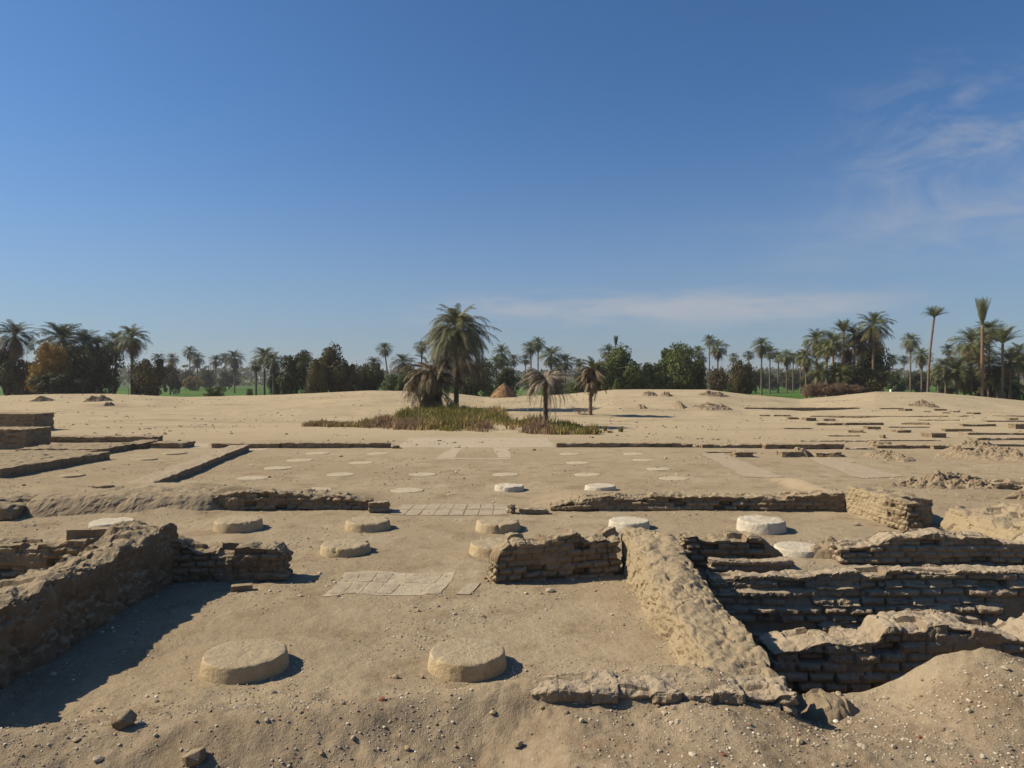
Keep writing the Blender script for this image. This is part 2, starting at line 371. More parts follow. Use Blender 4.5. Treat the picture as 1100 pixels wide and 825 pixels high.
# ------------------------------------------------------------------ mud brick walls
def mud_wall(name, p0, p1, thick, ht, label, cat='brick wall', group=None, mat='mud', res=0.03, zb=None, brick=1.0,
             ero=1.0, batter=0.0, topn=0.04, fine=1.0, rnd=0.06, bump=1.0, ch=0.115, bl=0.30, bw=0.16, slope=0.0, seed=0, crack=0.25, ledge=0.0, kind=None):
    """p0->p1 is the foot of the face seen from the camera; thick goes away to its left; ht: number (absolute top z)
    or list of (fraction, top z)"""
    p0 = np.array(p0, float); p1 = np.array(p1, float); L = np.linalg.norm(p1 - p0); u = (p1 - p0) / L; nrm = np.array([-u[1], u[0]])
    if zb is None:
        q = [p0, p1, (p0 + p1) / 2, p0 + nrm * thick, p1 + nrm * thick]
        zb = min(zt(*a) for a in q) - 0.12
    hp = ht if isinstance(ht, list) else [(0, ht), (1, ht)]
    hx = [a for a, b in hp]; hy = [b for a, b in hp]
    ns = max(4, int(L / res)); nt_ = max(3, int(thick / res)); hmax = max(hy) - zb; nh = max(3, int(hmax / res))
    def top(s, t):
        z = np.interp(s / L, hx, hy)
        cell = _h(np.floor(s / bl), np.floor(t / 0.3), np.zeros_like(s), seed + 5)
        z = z - ero * ch * 0.55 * (cell > 0.72) - ero * ch * 0.5 * (cell > 0.93) - ero * 0.05 * vnoise((p0[0] + s) * 5, (p0[1] + t) * 5, 0, 67 + seed)
        z = z + topn * fbm((p0[0] + s) * 2.1, (p0[1] + t) * 2.1, seed * 1.7, 4, 61 + seed) * 1.6
        z = z - slope * (t / thick)
        return z
    grids = []
    S = np.linspace(0, L, ns + 1); T = np.linspace(0, thick, nt_ + 1); Wv = np.linspace(0, 1, nh + 1)
    def add(s, t, wv):
        tp = top(s, t); z = zb + (tp - zb) * wv
        grids.append((s, t, z, tp))
    s, v = np.meshgrid(S, Wv); add(s, np.zeros_like(s), v)
    s, v = np.meshgrid(S, Wv); add(s, np.full_like(s, thick), v)
    t, v = np.meshgrid(T, Wv); add(np.zeros_like(t), t, v)
    t, v = np.meshgrid(T, Wv); add(np.full_like(t, L), t, v)
    s, t = np.meshgrid(S, T); add(s, t, np.ones_like(s))
    Vs, Fs, As = [], [], []; off = 0
    flips = [False, True, True, False, False]
    for (s, t, z, tp), fl in zip(grids, flips):
        r = rnd
        ns_ = np.where(s < L - s, -1, 1) * np.exp(-np.minimum(s, L - s) / r)
        nt2 = np.where(t < thick - t, -1, 1) * np.exp(-np.minimum(t, thick - t) / r)
        nzc = np.exp(-np.maximum(tp - z, 0) / r)
        ln = np.sqrt(ns_ ** 2 + nt2 ** 2 + nzc ** 2) + 1e-6
        Ns, Nt, Nz = ns_ / ln, nt2 / ln, nzc / ln
        zw = z + 0.035 * (vnoise(s * 0.9, t, 0, 71 + seed) - 0.5)
        k = np.floor((zw - 0.013) / ch)
        kr = _h(k, k * 0, k * 0, 9 + seed)
        warp = 0.09 * (vnoise(s * 1.9 + 31 * kr, k * 3.7, 0, 12 + seed) - 0.5)
        so = s + (k % 2) * bl * 0.5 + 0.12 * kr + warp; to = t + (k % 2) * bw * 0.5
        i = np.floor(so / bl); j = np.floor(to / bw)
        dz = np.abs(((zw - 0.013) / ch + 0.5) % 1 - 0.5) * ch
        dsn = np.abs((so / bl + 0.5) % 1 - 0.5) * bl
        dtn = np.abs((to / bw + 0.5) % 1 - 0.5) * bw
        jw = max(0.026, res * 1.15)
        wob = 0.012 * fbm(s * 7, z * 7, t * 7, 2, 33 + seed)
        mz = np.exp(-((dz + wob * .5) / jw) ** 2) * (1 - Nz ** 2); ms = np.exp(-((dsn + wob) / jw) ** 2) * (1 - Ns ** 2); mt = np.exp(-(dtn / jw) ** 2) * (1 - Nt ** 2)
        keepj = np.clip(1.9 * vnoise(s * 1.7, z * 2.6, t * 2, 15 + seed) - 0.2, 0.05, 1.05)
        m_ = np.clip(np.maximum(np.maximum(mz * 0.85, ms), mt * (np.abs(Nt) < 0.6)) * keepj, 0, 1)
        jj = np.where(np.abs(Nt) > 0.6, 0, j)
        cell = _h(i, jj, k, seed + 2)
        wx = p0[0] + u[0] * s + nrm[0] * t; wy = p0[1] + u[1] * s + nrm[1] * t
        topf = 1 - 0.75 * Nz ** 2
        rec = brick * topf * (0.068 * m_ + 0.065 * cell + 0.035 * (_h(k, k * 0, k * 0, seed + 44)) - 0.03)
        crk = crack * 0.06 * np.exp(-(np.abs(fbm(wx * 2.2, wy * 2.2, z * 2.6, 4, 57 + seed)) / 0.07) ** 2)
        missing = crk + (cell > 0.90) * brick * 0.08 * topf
        f1 = fbm(wx * 1.6, wy * 1.6, z * 1.6, 3, 81 + seed); f2 = fbm(wx * 9, wy * 9, z * 9, 3, 91 + seed, 0.65)
        rec = rec + missing + bump * (-0.055 * f1) - fine * 0.030 * f2 * (1 - 0.5 * Nz ** 2) + 0.01
        rec = rec + 0.75 * r * (ln - 1).clip(0)
        hrel = np.clip((z - zb) / np.maximum(tp - zb, 0.05), 0, 1)
        led = ledge * np.floor((tp - z) / (ch * 2.0)) * 0.06
        bt = batter * (1 - hrel) + led
        side = np.where(np.abs(Ns) > 0.05, np.sign(Ns) * np.abs(Ns) ** 2, 0); sidet = np.sign(Nt) * np.abs(Nt) ** 2
        s2 = s - Ns * rec + side * bt; t2 = t - Nt * rec + sidet * bt; z2 = z - Nz * rec
        V = np.stack([p0[0] + u[0] * s2 + nrm[0] * t2, p0[1] + u[1] * s2 + nrm[1] * t2, z2], -1)
        nr, nc = s.shape
        idx = off + np.arange(nr - 1)[:, None] * nc + np.arange(nc - 1)[None, :]
        q = np.stack([idx, idx + 1, idx + nc + 1, idx + nc], -1).reshape(-1, 4)
        if fl: q = q[:, ::-1]
        Vs.append(V.reshape(-1, 3)); Fs.append(q); As.append((_h(i, jj, k, seed + 6) * (0.4 + 0.6 * min(1, brick))).ravel()); off += nr * nc
    me = mesh_np(name, np.concatenate(Vs), np.concatenate(Fs), False, np.concatenate(As), mats=[M[mat]])
    o = obj(name, me)
    return tag(o, label, cat, group, kind)

NW = 'brick_wall'
# --- left foreground room
def ywall(x0, x1, y0, y1, h, label, **k):
    """wall that runs away from the camera; its left/right edges at x0..x1, from y0 (near) to y1 (far)"""
    return mud_wall(NW, (x1, y0), (x1, y1), x1 - x0, h, label, **k)
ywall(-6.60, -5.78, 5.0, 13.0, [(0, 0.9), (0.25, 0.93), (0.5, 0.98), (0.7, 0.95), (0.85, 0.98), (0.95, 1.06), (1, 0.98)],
      'long mud wall in shadow running towards the camera at the left edge', mat='mudshade', res=0.034, brick=0.3, topn=0.10, ero=0.6, seed=1, rnd=0.12, bump=1.7, crack=0.9, fine=1.4)
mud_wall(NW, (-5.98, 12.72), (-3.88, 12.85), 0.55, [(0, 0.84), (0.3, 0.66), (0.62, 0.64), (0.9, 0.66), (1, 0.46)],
         'short dark brick wall end joining the long shadowed wall on the left', mat='mudshade', res=0.024, seed=2, topn=0.05, bump=1.2, fine=1.3)
mud_wall(NW, (-12.5, 13.1), (-6.55, 12.9), 0.7, [(0, 0.62), (0.6, 0.66), (0.85, 0.72), (1, 0.9)],
         'low brick wall outside the long shadowed wall, cut by the left edge', res=0.03, seed=3, bump=1.2, ero=1.0)
# --- middle wall and the long plastered wall beside the pits
mud_wall(NW, (-0.30, 12.75), (2.02, 13.4), 0.55, [(0, 0.40), (0.05, 0.62), (0.16, 0.78), (0.45, 0.74), (0.66, 0.84), (0.69, 0.66), (0.9, 0.76), (1, 0.78)],
         'brick wall facing the camera, joined to the thick plastered wall in the middle', res=0.022, seed=4, bump=1.2, fine=1.4)
mud_wall('mud_wall', (2.85, 7.6), (2.85, 13.9), 0.80, [(0, 0.42), (0.15, 0.5), (0.4, 0.58), (0.7, 0.70), (1, 0.74)],
         'thick eroded mud plastered wall running away from the foreground beside the pits', 'mud wall', res=0.026, mat='render',
         brick=0.12, ero=0.15, batter=0.10, topn=0.07, fine=1.5, rnd=0.14, bump=2.0, crack=0.6, seed=5, zb=-0.7)
# --- foreground brick course
mud_wall(NW, (0.15, 7.22), (2.78, 7.12), 0.55, [(0, 0.44), (0.3, 0.49), (1, 0.53)],
         'single low course of worn bricks along the foreground bank', res=0.018, seed=6, ero=0.35, bl=0.30, ch=0.17, topn=0.05, rnd=0.06, zb=0.1, mat='mudlight', fine=2.2, brick=1.1, bump=1.6)
# --- right walls
mud_wall(NW, (3.15, 13.7), (5.05, 13.75), 0.55, [(0, 0.66), (0.7, 0.62), (0.85, 0.5), (1, 0.3)],
         'short brick wall beyond the thick plastered wall, shadow at its right end', res=0.024, seed=7, fine=1.2)
mud_wall(NW, (3.45, 13.05), (4.95, 13.0), 0.3, 0.34, 'two pale bricks laid as a step before the short wall', 'brick step', res=0.02, seed=8, bl=0.75, mat='mudlight', ero=0, zb=0.0)
mud_wall(NW, (6.15, 14.0), (12.0, 14.05), 0.6, [(0, 0.38), (0.12, 0.42), (0.18, 0.56), (0.3, 0.62), (0.5, 0.58), (0.55, 0.42), (0.62, 0.42), (0.68, 0.62), (1, 0.64)],
         'brick wall at the right edge, first behind the long lit wall top', res=0.026, seed=9, ero=0.5, mat='mudlight')
mud_wall(NW, (3.3, 12.38), (10.5, 12.35), 0.52, [(0, 0.22), (0.25, 0.27), (0.4, 0.34), (1, 0.36)],
         'long high brick wall with protruding courses over the deep pits', res=0.026, mat='mudlight', seed=10, zb=-1.2, ledge=1.0, ero=0.6, brick=1.2, fine=1.2, bl=0.42, ch=0.135, topn=0.03)
mud_wall(NW, (3.55, 10.15), (8.4, 10.2), 0.75, [(0, -0.22), (0.1, -0.12), (0.3, -0.05), (0.33, 0.14), (0.5, 0.16), (0.62, 0.08), (0.72, -0.06), (0.78, 0.1), (1, 0.12)],
         'nearest broken brick wall standing in the deep pit at right', res=0.026, mat='mudlight', seed=11, zb=-1.3, ero=0.5, brick=1.1, bump=1.0, bl=0.36, ch=0.135, fine=1.3)
# --- walls between the two halls
mud_wall(NW, (-8.1, 19.75), (-3.75, 19.9), 0.75, [(0, 0.44), (0.3, 0.54), (0.8, 0.42), (1, 0.34)],
         'low crumbling brick wall left of the paved threshold', res=0.03, seed=13, bump=1.7, fine=1.8, ero=0.6, topn=0.06)
mud_wall(NW, (-3.78, 19.5), (-3.22, 19.6), 0.55, 0.27, 'squared brick stub at the end of the low left wall', 'brick stub', res=0.022, seed=14, ero=0.2, mat='mudlight')
mud_wall(NW, (1.0, 19.9), (8.9, 19.7), 0.7, [(0, 0.16), (0.1, 0.32), (0.2, 0.42), (0.5, 0.44), (0.75, 0.42), (0.9, 0.5), (1, 0.54)],
         'long low brick wall right of the paved threshold', res=0.03, seed=15, bump=1.2, ero=0.5, topn=0.05)
mud_wall(NW, (-0.05, 19.35), (0.12, 19.4), 0.3, 0.26, 'tiny upright brick stub beside the threshold', 'brick stub', res=0.02, seed=16, ero=0, mat='mudlight', rnd=0.03)
mud_wall(NW, (0.18, 19.25), (1.0, 19.35), 0.35, 0.16, 'short row of squared bricks beside the threshold', 'brick row', res=0.022, seed=17, ero=0.1, mat='mudlight', rnd=0.03)
mud_wall('earth_bank', (-12.4, 19.0), (-7.9, 19.7), 2.0, [(0, 0.46), (0.5, 0.50), (0.9, 0.47), (1, 0.42)], 'long smooth earth bank from the left edge to the crumbling wall',
         'earth bank', res=0.045, seed=95, brick=0.0, ero=0.0, batter=0.45, rnd=0.2, bump=1.2, crack=0.3, topn=0.04)
# right rooms
mud_wall('mud_wall', (9.0, 17.75), (10.15, 17.85), 2.0, [(0, 0.74), (1, 0.66)], 'square plastered wall block with a dark recess at the right',
         'mud wall', res=0.035, seed=18, mat='render', brick=0.3, ero=0.3, topn=0.05)
mud_wall(NW, (8.98, 16.95), (9.42, 17.0), 0.85, 0.74, 'narrow brick pier at the corner of the dark recess', 'brick pier', res=0.025, seed=19, rnd=0.04)
mud_wall(NW, (13.4, 22.3), (16.5, 21.8), 0.8, [(0, 0.30), (0.3, 0.46), (1, 0.5)], 'dark broken brick wall behind the rubble heap at the right edge', res=0.035, seed=94, bump=1.5)
mud_wall('mud_wall', (10.25, 14.75), (11.7, 14.7), 3.0, [(0, 0.50), (1, 0.62)], 'sloping pale wall stump right of the dark recess', 'mud wall',
         res=0.04, seed=20, mat='render', brick=0.4, ero=0.8, topn=0.12, bump=2.2, batter=0.2)

# --- far low walls, from their place on the ground
def far_wall(px0, px1, yb, yt, depth, label, mat='mud', cat='low wall', group='low wall remains', brick=0.9, ero=0.3, yb1=None, yt1=None, rot=0, **k):
    a = G(px0, yb); b = G(px1, yb1 if yb1 else yb)
    ha = CAM_H - (yt - HY) / F * a[1]; hb = CAM_H - ((yt1 if yt1 else (yt + (yb1 - yb if yb1 else 0))) - HY) / F * b[1]
    d = a[1]
    return mud_wall('low_wall', a, b, depth, [(0, max(ha, zt(*a) + 0.05)), (1, max(hb, zt(*b) + 0.05))], label, cat, group, mat=mat,
                    res=max(0.045, d * 0.0022), brick=brick, ero=ero, topn=k.pop('topn', 0.02), rnd=0.05, fine=0.8, bump=k.pop('bump', 0.5), **k)
LWG = 'low brick walls left of the rear hall'
def block(px0, px1, yb, yt, depth, label, **k):
    return far_wall(px0, px1, yb, yt, depth, label, group=LWG, **k)
block(-60, 37, 463, 444, 2.4, 'tallest brick block at the far left edge, upper one', seed=21, cat='brick block', ero=0.1)
block(-60, 28, 483, 460.5, 2.2, 'brick block in front of the tallest one at the left edge', seed=22, cat='brick block', ero=0.1)
block(30, 165, 475.5, 468.5, 1.2, 'long thin brick wall right of the tall block, farthest of the left group', seed=23)
block(130, 152, 483, 475.5, 2.4, 'thick stepped brick block with pale top at the end of the long thin wall', seed=24)
block(160, 197, 482, 475, 1.4, 'rightmost short brick wall of the left group', seed=25)
block(14, 109, 489, 481.5, 3.4, 'broad flat-topped brick platform with dark right side, third from front', seed=26)
block(-50, 46, 501, 492, 3.8, 'broad flat-topped brick platform, second from front at left edge', seed=27)
block(-80, 1, 514, 503, 6.5, 'flat-topped platform corner nearest the camera on the left edge', seed=28, brick=0.3)
# diagonal kerb wall
ax, ay = G(124, 525); bx, by = G(268, 484)
dl = math.hypot(bx - ax, by - ay); 
mud_wall('low_wall', (ax, ay), (bx, by), 0.9, [(0, 0.24), (0.5, 0.26), (1, 0.30)], 'long low wall with dark right side running away beside the left platforms',
         'low wall', None, mat='mudlight', res=0.06, brick=0.4, ero=0, topn=0.02, rnd=0.04, bump=0.5, seed=29)
far_wall(86, 118, 525, 519.5, 0.5, 'crumbled lumpy end of the long diagonal wall', seed=30, bump=2.5, ero=1.5, cat='rubble', group=None)
far_wall(226, 300, 481.6, 476, 0.6, 'low brick wall behind the diagonal wall end', seed=31)
far_wall(301, 420, 481.4, 475.2, 0.6, 'low brick wall left of the pale central floor', seed=32)
far_wall(421, 429, 482, 478.5, 0.6, 'small rubble bit at the end of the wall left of the pale floor', seed=33, cat='rubble', bump=2.0, group=None)
far_wall(597, 733, 480.8, 475.2, 0.6, 'long low brick wall right of the pale central floor', seed=34)
far_wall(735, 746, 480.8, 476, 0.6, 'very short brick stub right of the long low wall', seed=35)
far_wall(748, 752, 480.8, 476, 0.6, 'tiniest brick stub between two low walls', seed=36)
far_wall(754, 821, 481.5, 476.8, 0.8, 'low brick wall between the tiny stub and the right hall', seed=37)
far_wall(759, 789, 487, 484.8, 0.5, 'low sliver of brick wall at the head of the pale diagonal path', seed=38)
far_wall(789, 811, 491.5, 485, 0.9, 'dark brick block beside the head of the pale diagonal path', seed=39)
far_wall(822, 908, 482.5, 476.8, 0.8, 'evenly cut low brick wall in the right hall', seed=40, ero=0)
far_wall(908, 943, 483, 480.5, 0.8, 'very low pale wall joining two cut walls in the right hall', seed=41, mat='mudlight')
far_wall(942, 1003, 482, 477.5, 0.7, 'low brick wall half buried by the rubble mound', seed=42)
far_wall(1003, 1030, 483, 478, 0.8, 'brick wall end just right of the rubble mound', seed=43)
far_wall(840, 863, 491.5, 484.5, 1.2, 'left one of two dark brick blocks before the cut wall', seed=44)
far_wall(876, 906, 491.5, 485, 1.2, 'right one of two dark brick blocks before the cut wall', seed=45)
far_wall(937, 954, 491, 487.8, 0.6, 'thin brick edge left of the rubble mound', seed=46)
far_wall(1034, 1058, 491, 480, 1.6, 'dark square brick block against the big rubble bank', seed=47, ero=0.1)
RG = 'thin low walls scattered over the far right sand'
rows = [
 (800, 924, 439.2, 437.6, .5, 'longest thin wall line below the sand rise, upper one'),
 (870, 1019, 448.0, 446.4, .5, 'long thin wall line crossing the far right sand, lower one'),
 (816, 828, 447.2, 445.4, .6, 'small low wall left of two others near the buried mound'),
 (831, 850, 447.6, 445.4, .6, 'small low wall in the middle of three near the buried mound'),
 (847, 859, 450.6, 448.2, .6, 'small low wall, lowest of three near the buried mound'),
 (866, 877.5, 452.4, 448.6, .9, 'squarish brick stub under the start of the lower thin line'),
 (885, 898, 452.6, 449.4, .9, 'pale brick stub right of the squarish stub'),
 (878, 906, 457, 454, .5, 'tapering low wall left of the long dashed wall'),
 (908, 950, 456.8, 453.8, .5, 'long dashed brick wall in the middle of the right sand'),
 (932, 947.5, 461.2, 457.8, .8, 'brick stub just below the long dashed wall'),
 (911, 928.5, 465, 461.6, .9, 'brick stub left of and below the long dashed wall'),
 (964, 980, 465, 461.8, .9, 'brick stub alone below the wedge shaped wall'),
 (948.5, 952.5, 471, 466.4, .5, 'narrow upright brick stub standing alone on the sand'),
 (967, 998, 456.4, 453.8, .5, 'wedge shaped low wall at the centre right'),
 (1001, 1018, 470.4, 465, 1.1, 'large dark brick stub in front of the right sand walls'),
 (1015, 1046, 464, 460.4, .8, 'stepped low wall right above the large dark stub'),
 (1034, 1071, 458, 455.2, .6, 'low wall over the stepped one at right'),
 (973, 981, 441.4, 439, .7, 'first tiny stub of the far row under the sand crest'),
 (992, 999, 443, 441.2, .7, 'second tiny stub of the far row under the sand crest'),
 (1004, 1018, 441.4, 439, .7, 'widest tiny stub of the far row, darkest'),
 (1012, 1020.5, 444.4, 442.6, .7, 'tiny stub just below the widest one of the far row'),
 (1024, 1032, 443, 441.2, .7, 'fifth tiny stub of the far row under the sand crest'),
 (1046, 1054, 444.8, 443, .7, 'last tiny stub of the far row towards the right'),
 (1031, 1106, 447.8, 446.2, .5, 'thin wall line at the far right edge below the crest'),
 (1085, 1095, 451.4, 448.8, .8, 'small stub near the right edge under the thin line'),
 (1091, 1112, 461, 455, .9, 'tall dark brick block touching the right edge of the far sand'),
 (1040, 1104, 467.5, 464.5, 1.2, 'pale long wall near the right edge above the rubble bank'),
 (1050, 1106, 473, 470, 1.2, 'pale long wall at the right edge just above the rubble bank'),
 (1060, 1104, 453.4, 451.4, .8, 'pale low wall at the right edge over the stepped walls'),
 (930, 1012, 474, 472.2, .9, 'pale thin wall running over the loose rubble mound'),
 (860, 935, 474.4, 472.8, .9, 'pale thin wall left of the narrow upright stub'),
 (955, 1000, 459.6, 458, .7, 'pale thin wall between the wedge wall and the lone stub'),
 (890, 925, 469, 467.2, .9, 'pale short wall below the two middle stubs'),
 (985, 1030, 452, 450.4, .7, 'pale thin wall left of the small right edge stub'),
 (842, 872, 461, 459.4, .8, 'pale short wall alone at the left of the right sand'),
 (1046, 1104, 480, 476.6, 1.2, 'pale broad wall at the right edge behind the rubble bank'),
 (946, 972, 439.6, 438, .4, 'thin dark wall line right of the longest line'),
]
for i, (a, b, yb, yt, dp, lb) in enumerate(rows):
    far_wall(a, b, yb, yt, dp, lb, seed=50 + i, group=RG, brick=0.5, ero=0, rot=0, mat='mudlight' if lb.startswith('pale') else 'mud')

# ------------------------------------------------------------------ rubble mounds
def mound(px, py, wpx, hpx, depth, label, mat='rubble', n=46, rough=1.0, name='rubble_mound', cat='rubble mound', seed=0, group=None, pxy=None, wm=None, hm=None):
    if pxy: x, y = pxy; wd = wm; hh = hm
    else:
        x, y = G(px, py); wd = wpx / F * y; hh = hpx / F * y
    n = int(min(150, max(n, wd / 0.04)))
    u = np.linspace(-1, 1, n); A, B = np.meshgrid(u, u)
    Xg = x + A * wd / 2; Yg = y + depth / 2 + B * depth / 2
    r = np.sqrt(A ** 2 + B ** 2)
    base = (1 - sst(0.25, 1.0, r + 0.25 * fbm(A * 2.2, B * 2.2, 0, 3, 7 + seed)))
    q = 1.0 / max(0.25, 0.22 * hh * 2)
    rub = fbm(Xg * 2.2, Yg * 2.2, 0, 4, 19 + seed, 0.62) * (0.12 + hh * 0.16) * rough
    cells = _h(np.floor(Xg / 0.17), np.floor(Yg / 0.17), np.zeros_like(Xg), seed + 3)
    Zg = Zt(Xg, Yg) - 0.10 + base * (hh + 0.1 + rub + (cells - 0.5) * 0.10 * rough + 0.05 * rough * fbm(Xg * 8, Yg * 8, 0, 3, 29))
    i = np.arange(n - 1)[:, None] * n + np.arange(n - 1)[None, :]
    me = mesh_np(name, np.stack([Xg, Yg, Zg], -1).reshape(-1, 3), np.stack([i, i + 1, i + n + 1, i + n], -1).reshape(-1, 4), False, cells.ravel(), mats=[M[mat]])
    return tag(obj(name, me), label, cat, group)
mound(984, 499, 70, 6, 4.5, 'loose rubble mound lying over the low wall at right', seed=1, mat='rubble', rough=1.3)
mound(958, 482, 46, 4.5, 2.0, 'line of dark rubble on top of the half buried wall', seed=2, rough=1.6)
mound(1112, 498, 120, 9, 6.5, 'wide rubble bank at the right edge behind the square block', seed=3, mat='rubble', rough=1.2)
mound(1070, 484, 60, 5, 3.0, 'crumbled wall top behind the square brick block', seed=31, rough=1.6, mat='rubble')
mound(868, 492, 32, 7, 1.5, 'little heap between the two dark brick blocks', seed=32, rough=1.0, mat='rubble')
mound(772, 441.5, 48, 4.5, 5.0, 'brown buried wall mound on the sand right of the palms', seed=4, mat='rubble', rough=1.5)
mound(734, 439.5, 16, 4.5, 4.0, 'small pointed heap left of the brown buried mound', seed=5, mat='rubble')
mound(692, 440, 16, 3, 3.0, 'low dark heap on the sand right of the small palm', seed=6, mat='rubble')
mound(700, 426, 22, 3, 3.0, 'dark rubble patch near the sand crest in front of green trees', seed=7, mat='rubble', rough=2.0)
mound(718, 426.5, 18, 3, 3.0, 'second dark rubble patch near the sand crest, right one', seed=8, mat='rubble', rough=2.0)
mound(770, 427, 40, 2.5, 3.0, 'long dark rubble streak near the sand crest', seed=9, mat='rubble', rough=2.0)
mound(96, 432, 40, 5, 3.0, 'dark brown rubble patch on the sand before the left trees', seed=10, mat='rubble', rough=2.0)
mound(36, 432, 34, 2.5, 3.0, 'thin dark rubble streak on the sand at far left', seed=11, mat='rubble', rough=2.0)
mound(111, 437, 14, 2.5, 2.0, 'tiny dark rubble bit below the left brown patch', seed=12, mat='rubble', rough=2.0)
mound(1000, 438, 40, 4, 3.0, 'crumbled rubble line above the far row of tiny stubs', seed=13, mat='rubble', rough=2.0)
mound(0, 0, 0, 0, 2.4, 'rough rubble heap behind the plastered block at right', seed=14, mat='rubble', rough=1.6, pxy=(13.3, 21.5), wm=5.4, hm=0.22)
mound(0, 0, 0, 0, 1.6, 'dark broken rubble edge at the right, behind the pale stump', seed=15, mat='rubble', rough=2.0, pxy=(14.6, 19.5), wm=3.2, hm=0.3)
mound(0, 0, 0, 0, 1.0, 'loose brick rubble between the flat white base and the right wall', seed=16, mat='rubble', rough=0.9, pxy=(6.35, 14.25), wm=1.5, hm=0.24)
mound(0, 0, 0, 0, 1.2, 'rounded rubble lump on the corner of the left walls', seed=17, mat='rubble', rough=0.5, pxy=(-6.6, 12.3), wm=1.7, hm=1.0)
mud_wall(NW, (-15.5, 18.2), (-12.35, 18.4), 2.2, [(0, 0.42), (0.8, 0.46), (1, 0.36)], 'low dark wall end touching the left edge below the platforms', res=0.04, seed=93, bump=1.5, brick=0.5)
mound(0, 0, 0, 0, 1.0, 'low broken lump of mud at the end of the plastered wall', seed=19, mat='rubble', rough=0.4, pxy=(3.2, 7.2), wm=0.9, hm=0.14)

# ------------------------------------------------------------------ column bases
def column_base(px, py, wpx, hpx, label, mat='lime', seed=0, seg=128, tilt=0.0, chip=1.0, flare=0.04):
    x, y = G(px, py); rad = wpx / F * y / 2; hh = hpx / F * y
    if hh > 0.12: y = y
    zb = zt(x, y) - 0.06
    prof = [(1.0 + flare, 0), (1.0 + flare * 0.8, 0.3), (1.0 + flare * 0.3, 0.62), (1.0, 0.80), (0.985, 0.92), (0.955, 0.985), (0.90, 1.0), (0.7, 1.0), (0.45, 1.0), (0.2, 1.0), (0.02, 1.0)]
    fine = []
    for (r0, z0), (r1, z1) in zip(prof[:-1], prof[1:]):
        k = 4 if abs(z1 - z0) > 0.1 or r0 < 0.9 else 2
        for q in range(k): fine.append((r0 + (r1 - r0) * q / k, z0 + (z1 - z0) * q / k))
    fine.append(prof[-1])
    a = np.linspace(0, 2 * math.pi, seg, endpoint=False)
    Rr = np.array([f[0] for f in fine])[:, None]; Zz = np.array([f[1] for f in fine])[:, None]
    H = hh + 0.06
    ca, sa = np.cos(a)[None, :], np.sin(a)[None, :]
    edge = np.exp(-((Rr - 0.96) / 0.06) ** 2)
    f = fbm(ca * Rr * 3 + seed, sa * Rr * 3, Zz * 1.2, 4, 100 + seed); f2 = fbm(ca * Rr * 11 + seed, sa * Rr * 11, Zz * 3, 4, 140 + seed)
    chipm = np.clip(fbm(ca * 2.4 + seed, sa * 2.4, 0, 3, 150 + seed) - 0.25, 0, 1)
    rr = rad * Rr * (1 + 0.009 * f * (Rr > .5) + 0.009 * f2 - 0.10 * chip * chipm * (Zz > 0.55) * (Rr > 0.8))
    zz = H * Zz + 0.010 * f2 + 0.011 * f * (Zz > 0.9) * chip - chip * 0.22 * H * edge * (Zz > 0.8) * chipm * 1.5
    xx = rr * ca; yy = rr * sa; zz = zz + tilt * xx + 0 * yy
    V = np.stack([xx, yy, np.broadcast_to(zz, xx.shape)], -1).reshape(-1, 3)
    n, c = len(fine), seg
    i = np.arange(n - 1)[:, None] * c + np.arange(c)[None, :]; j = np.arange(n - 1)[:, None] * c + (np.arange(c)[None, :] + 1) % c
    Fq = np.stack([i, j, j + c, i + c], -1).reshape(-1, 4)
    me = mesh_np('column_base', V, Fq, True, mats=[M[mat]])
    cap = None
    o = obj('column_base', me, loc=(x, y, zb))
    return tag(o, label, 'column base', 'round stone column bases')
# px, ground centre row, width px, height px
B = [
 (263, 718, 88, 17, 'large sandy column base nearest the shadowed wall, front left', 'lime'),
 (502, 717, 82, 18, 'yellow sided column base in the front row, centre', 'lime'),
 (371, 593, 52, 9, 'worn column base with rough top, left of the centre in the second row', 'lime'),
 (533, 594, 56, 10, 'column base half hidden by the middle brick wall end', 'lime'),
 (858, 594, 50, 8, 'flat smooth white column base close to the short right wall', 'limew'),
 (120, 567, 44, 7, 'column base peeping over the rubble lump on the left', 'limew'),
 (256, 568, 49, 10, 'column base before the left bank, between rubble lump and path', 'lime'),
 (395, 568, 47, 9, 'column base below the squared brick stub of the left wall', 'lime'),
 (535, 569, 47, 9, 'column base below the tiny brick stub at the threshold', 'lime'),
 (676, 567, 43, 8, 'bright white column base behind the middle brick wall', 'limew'),
 (818, 569, 50, 11, 'thick broken white column base alone at the right', 'limew'),
 (547, 526.5, 31, 5.5, 'raised pale column base just behind the threshold', 'limew'),
 (645, 526.5, 33, 5.5, 'pale column base peeping over the long low right wall', 'limew'),
]
for i, (px, py, wp, hp, lb, mt) in enumerate(B): column_base(px, py, wp, hp, lb, mt, seed=i * 3 + 1, chip=[0.7, 1.2, 2.0, 1.3, 0.1, 1.0, 1.6, 0.9, 1.4, 0.8, 2.4, 1.8, 0.8][i])
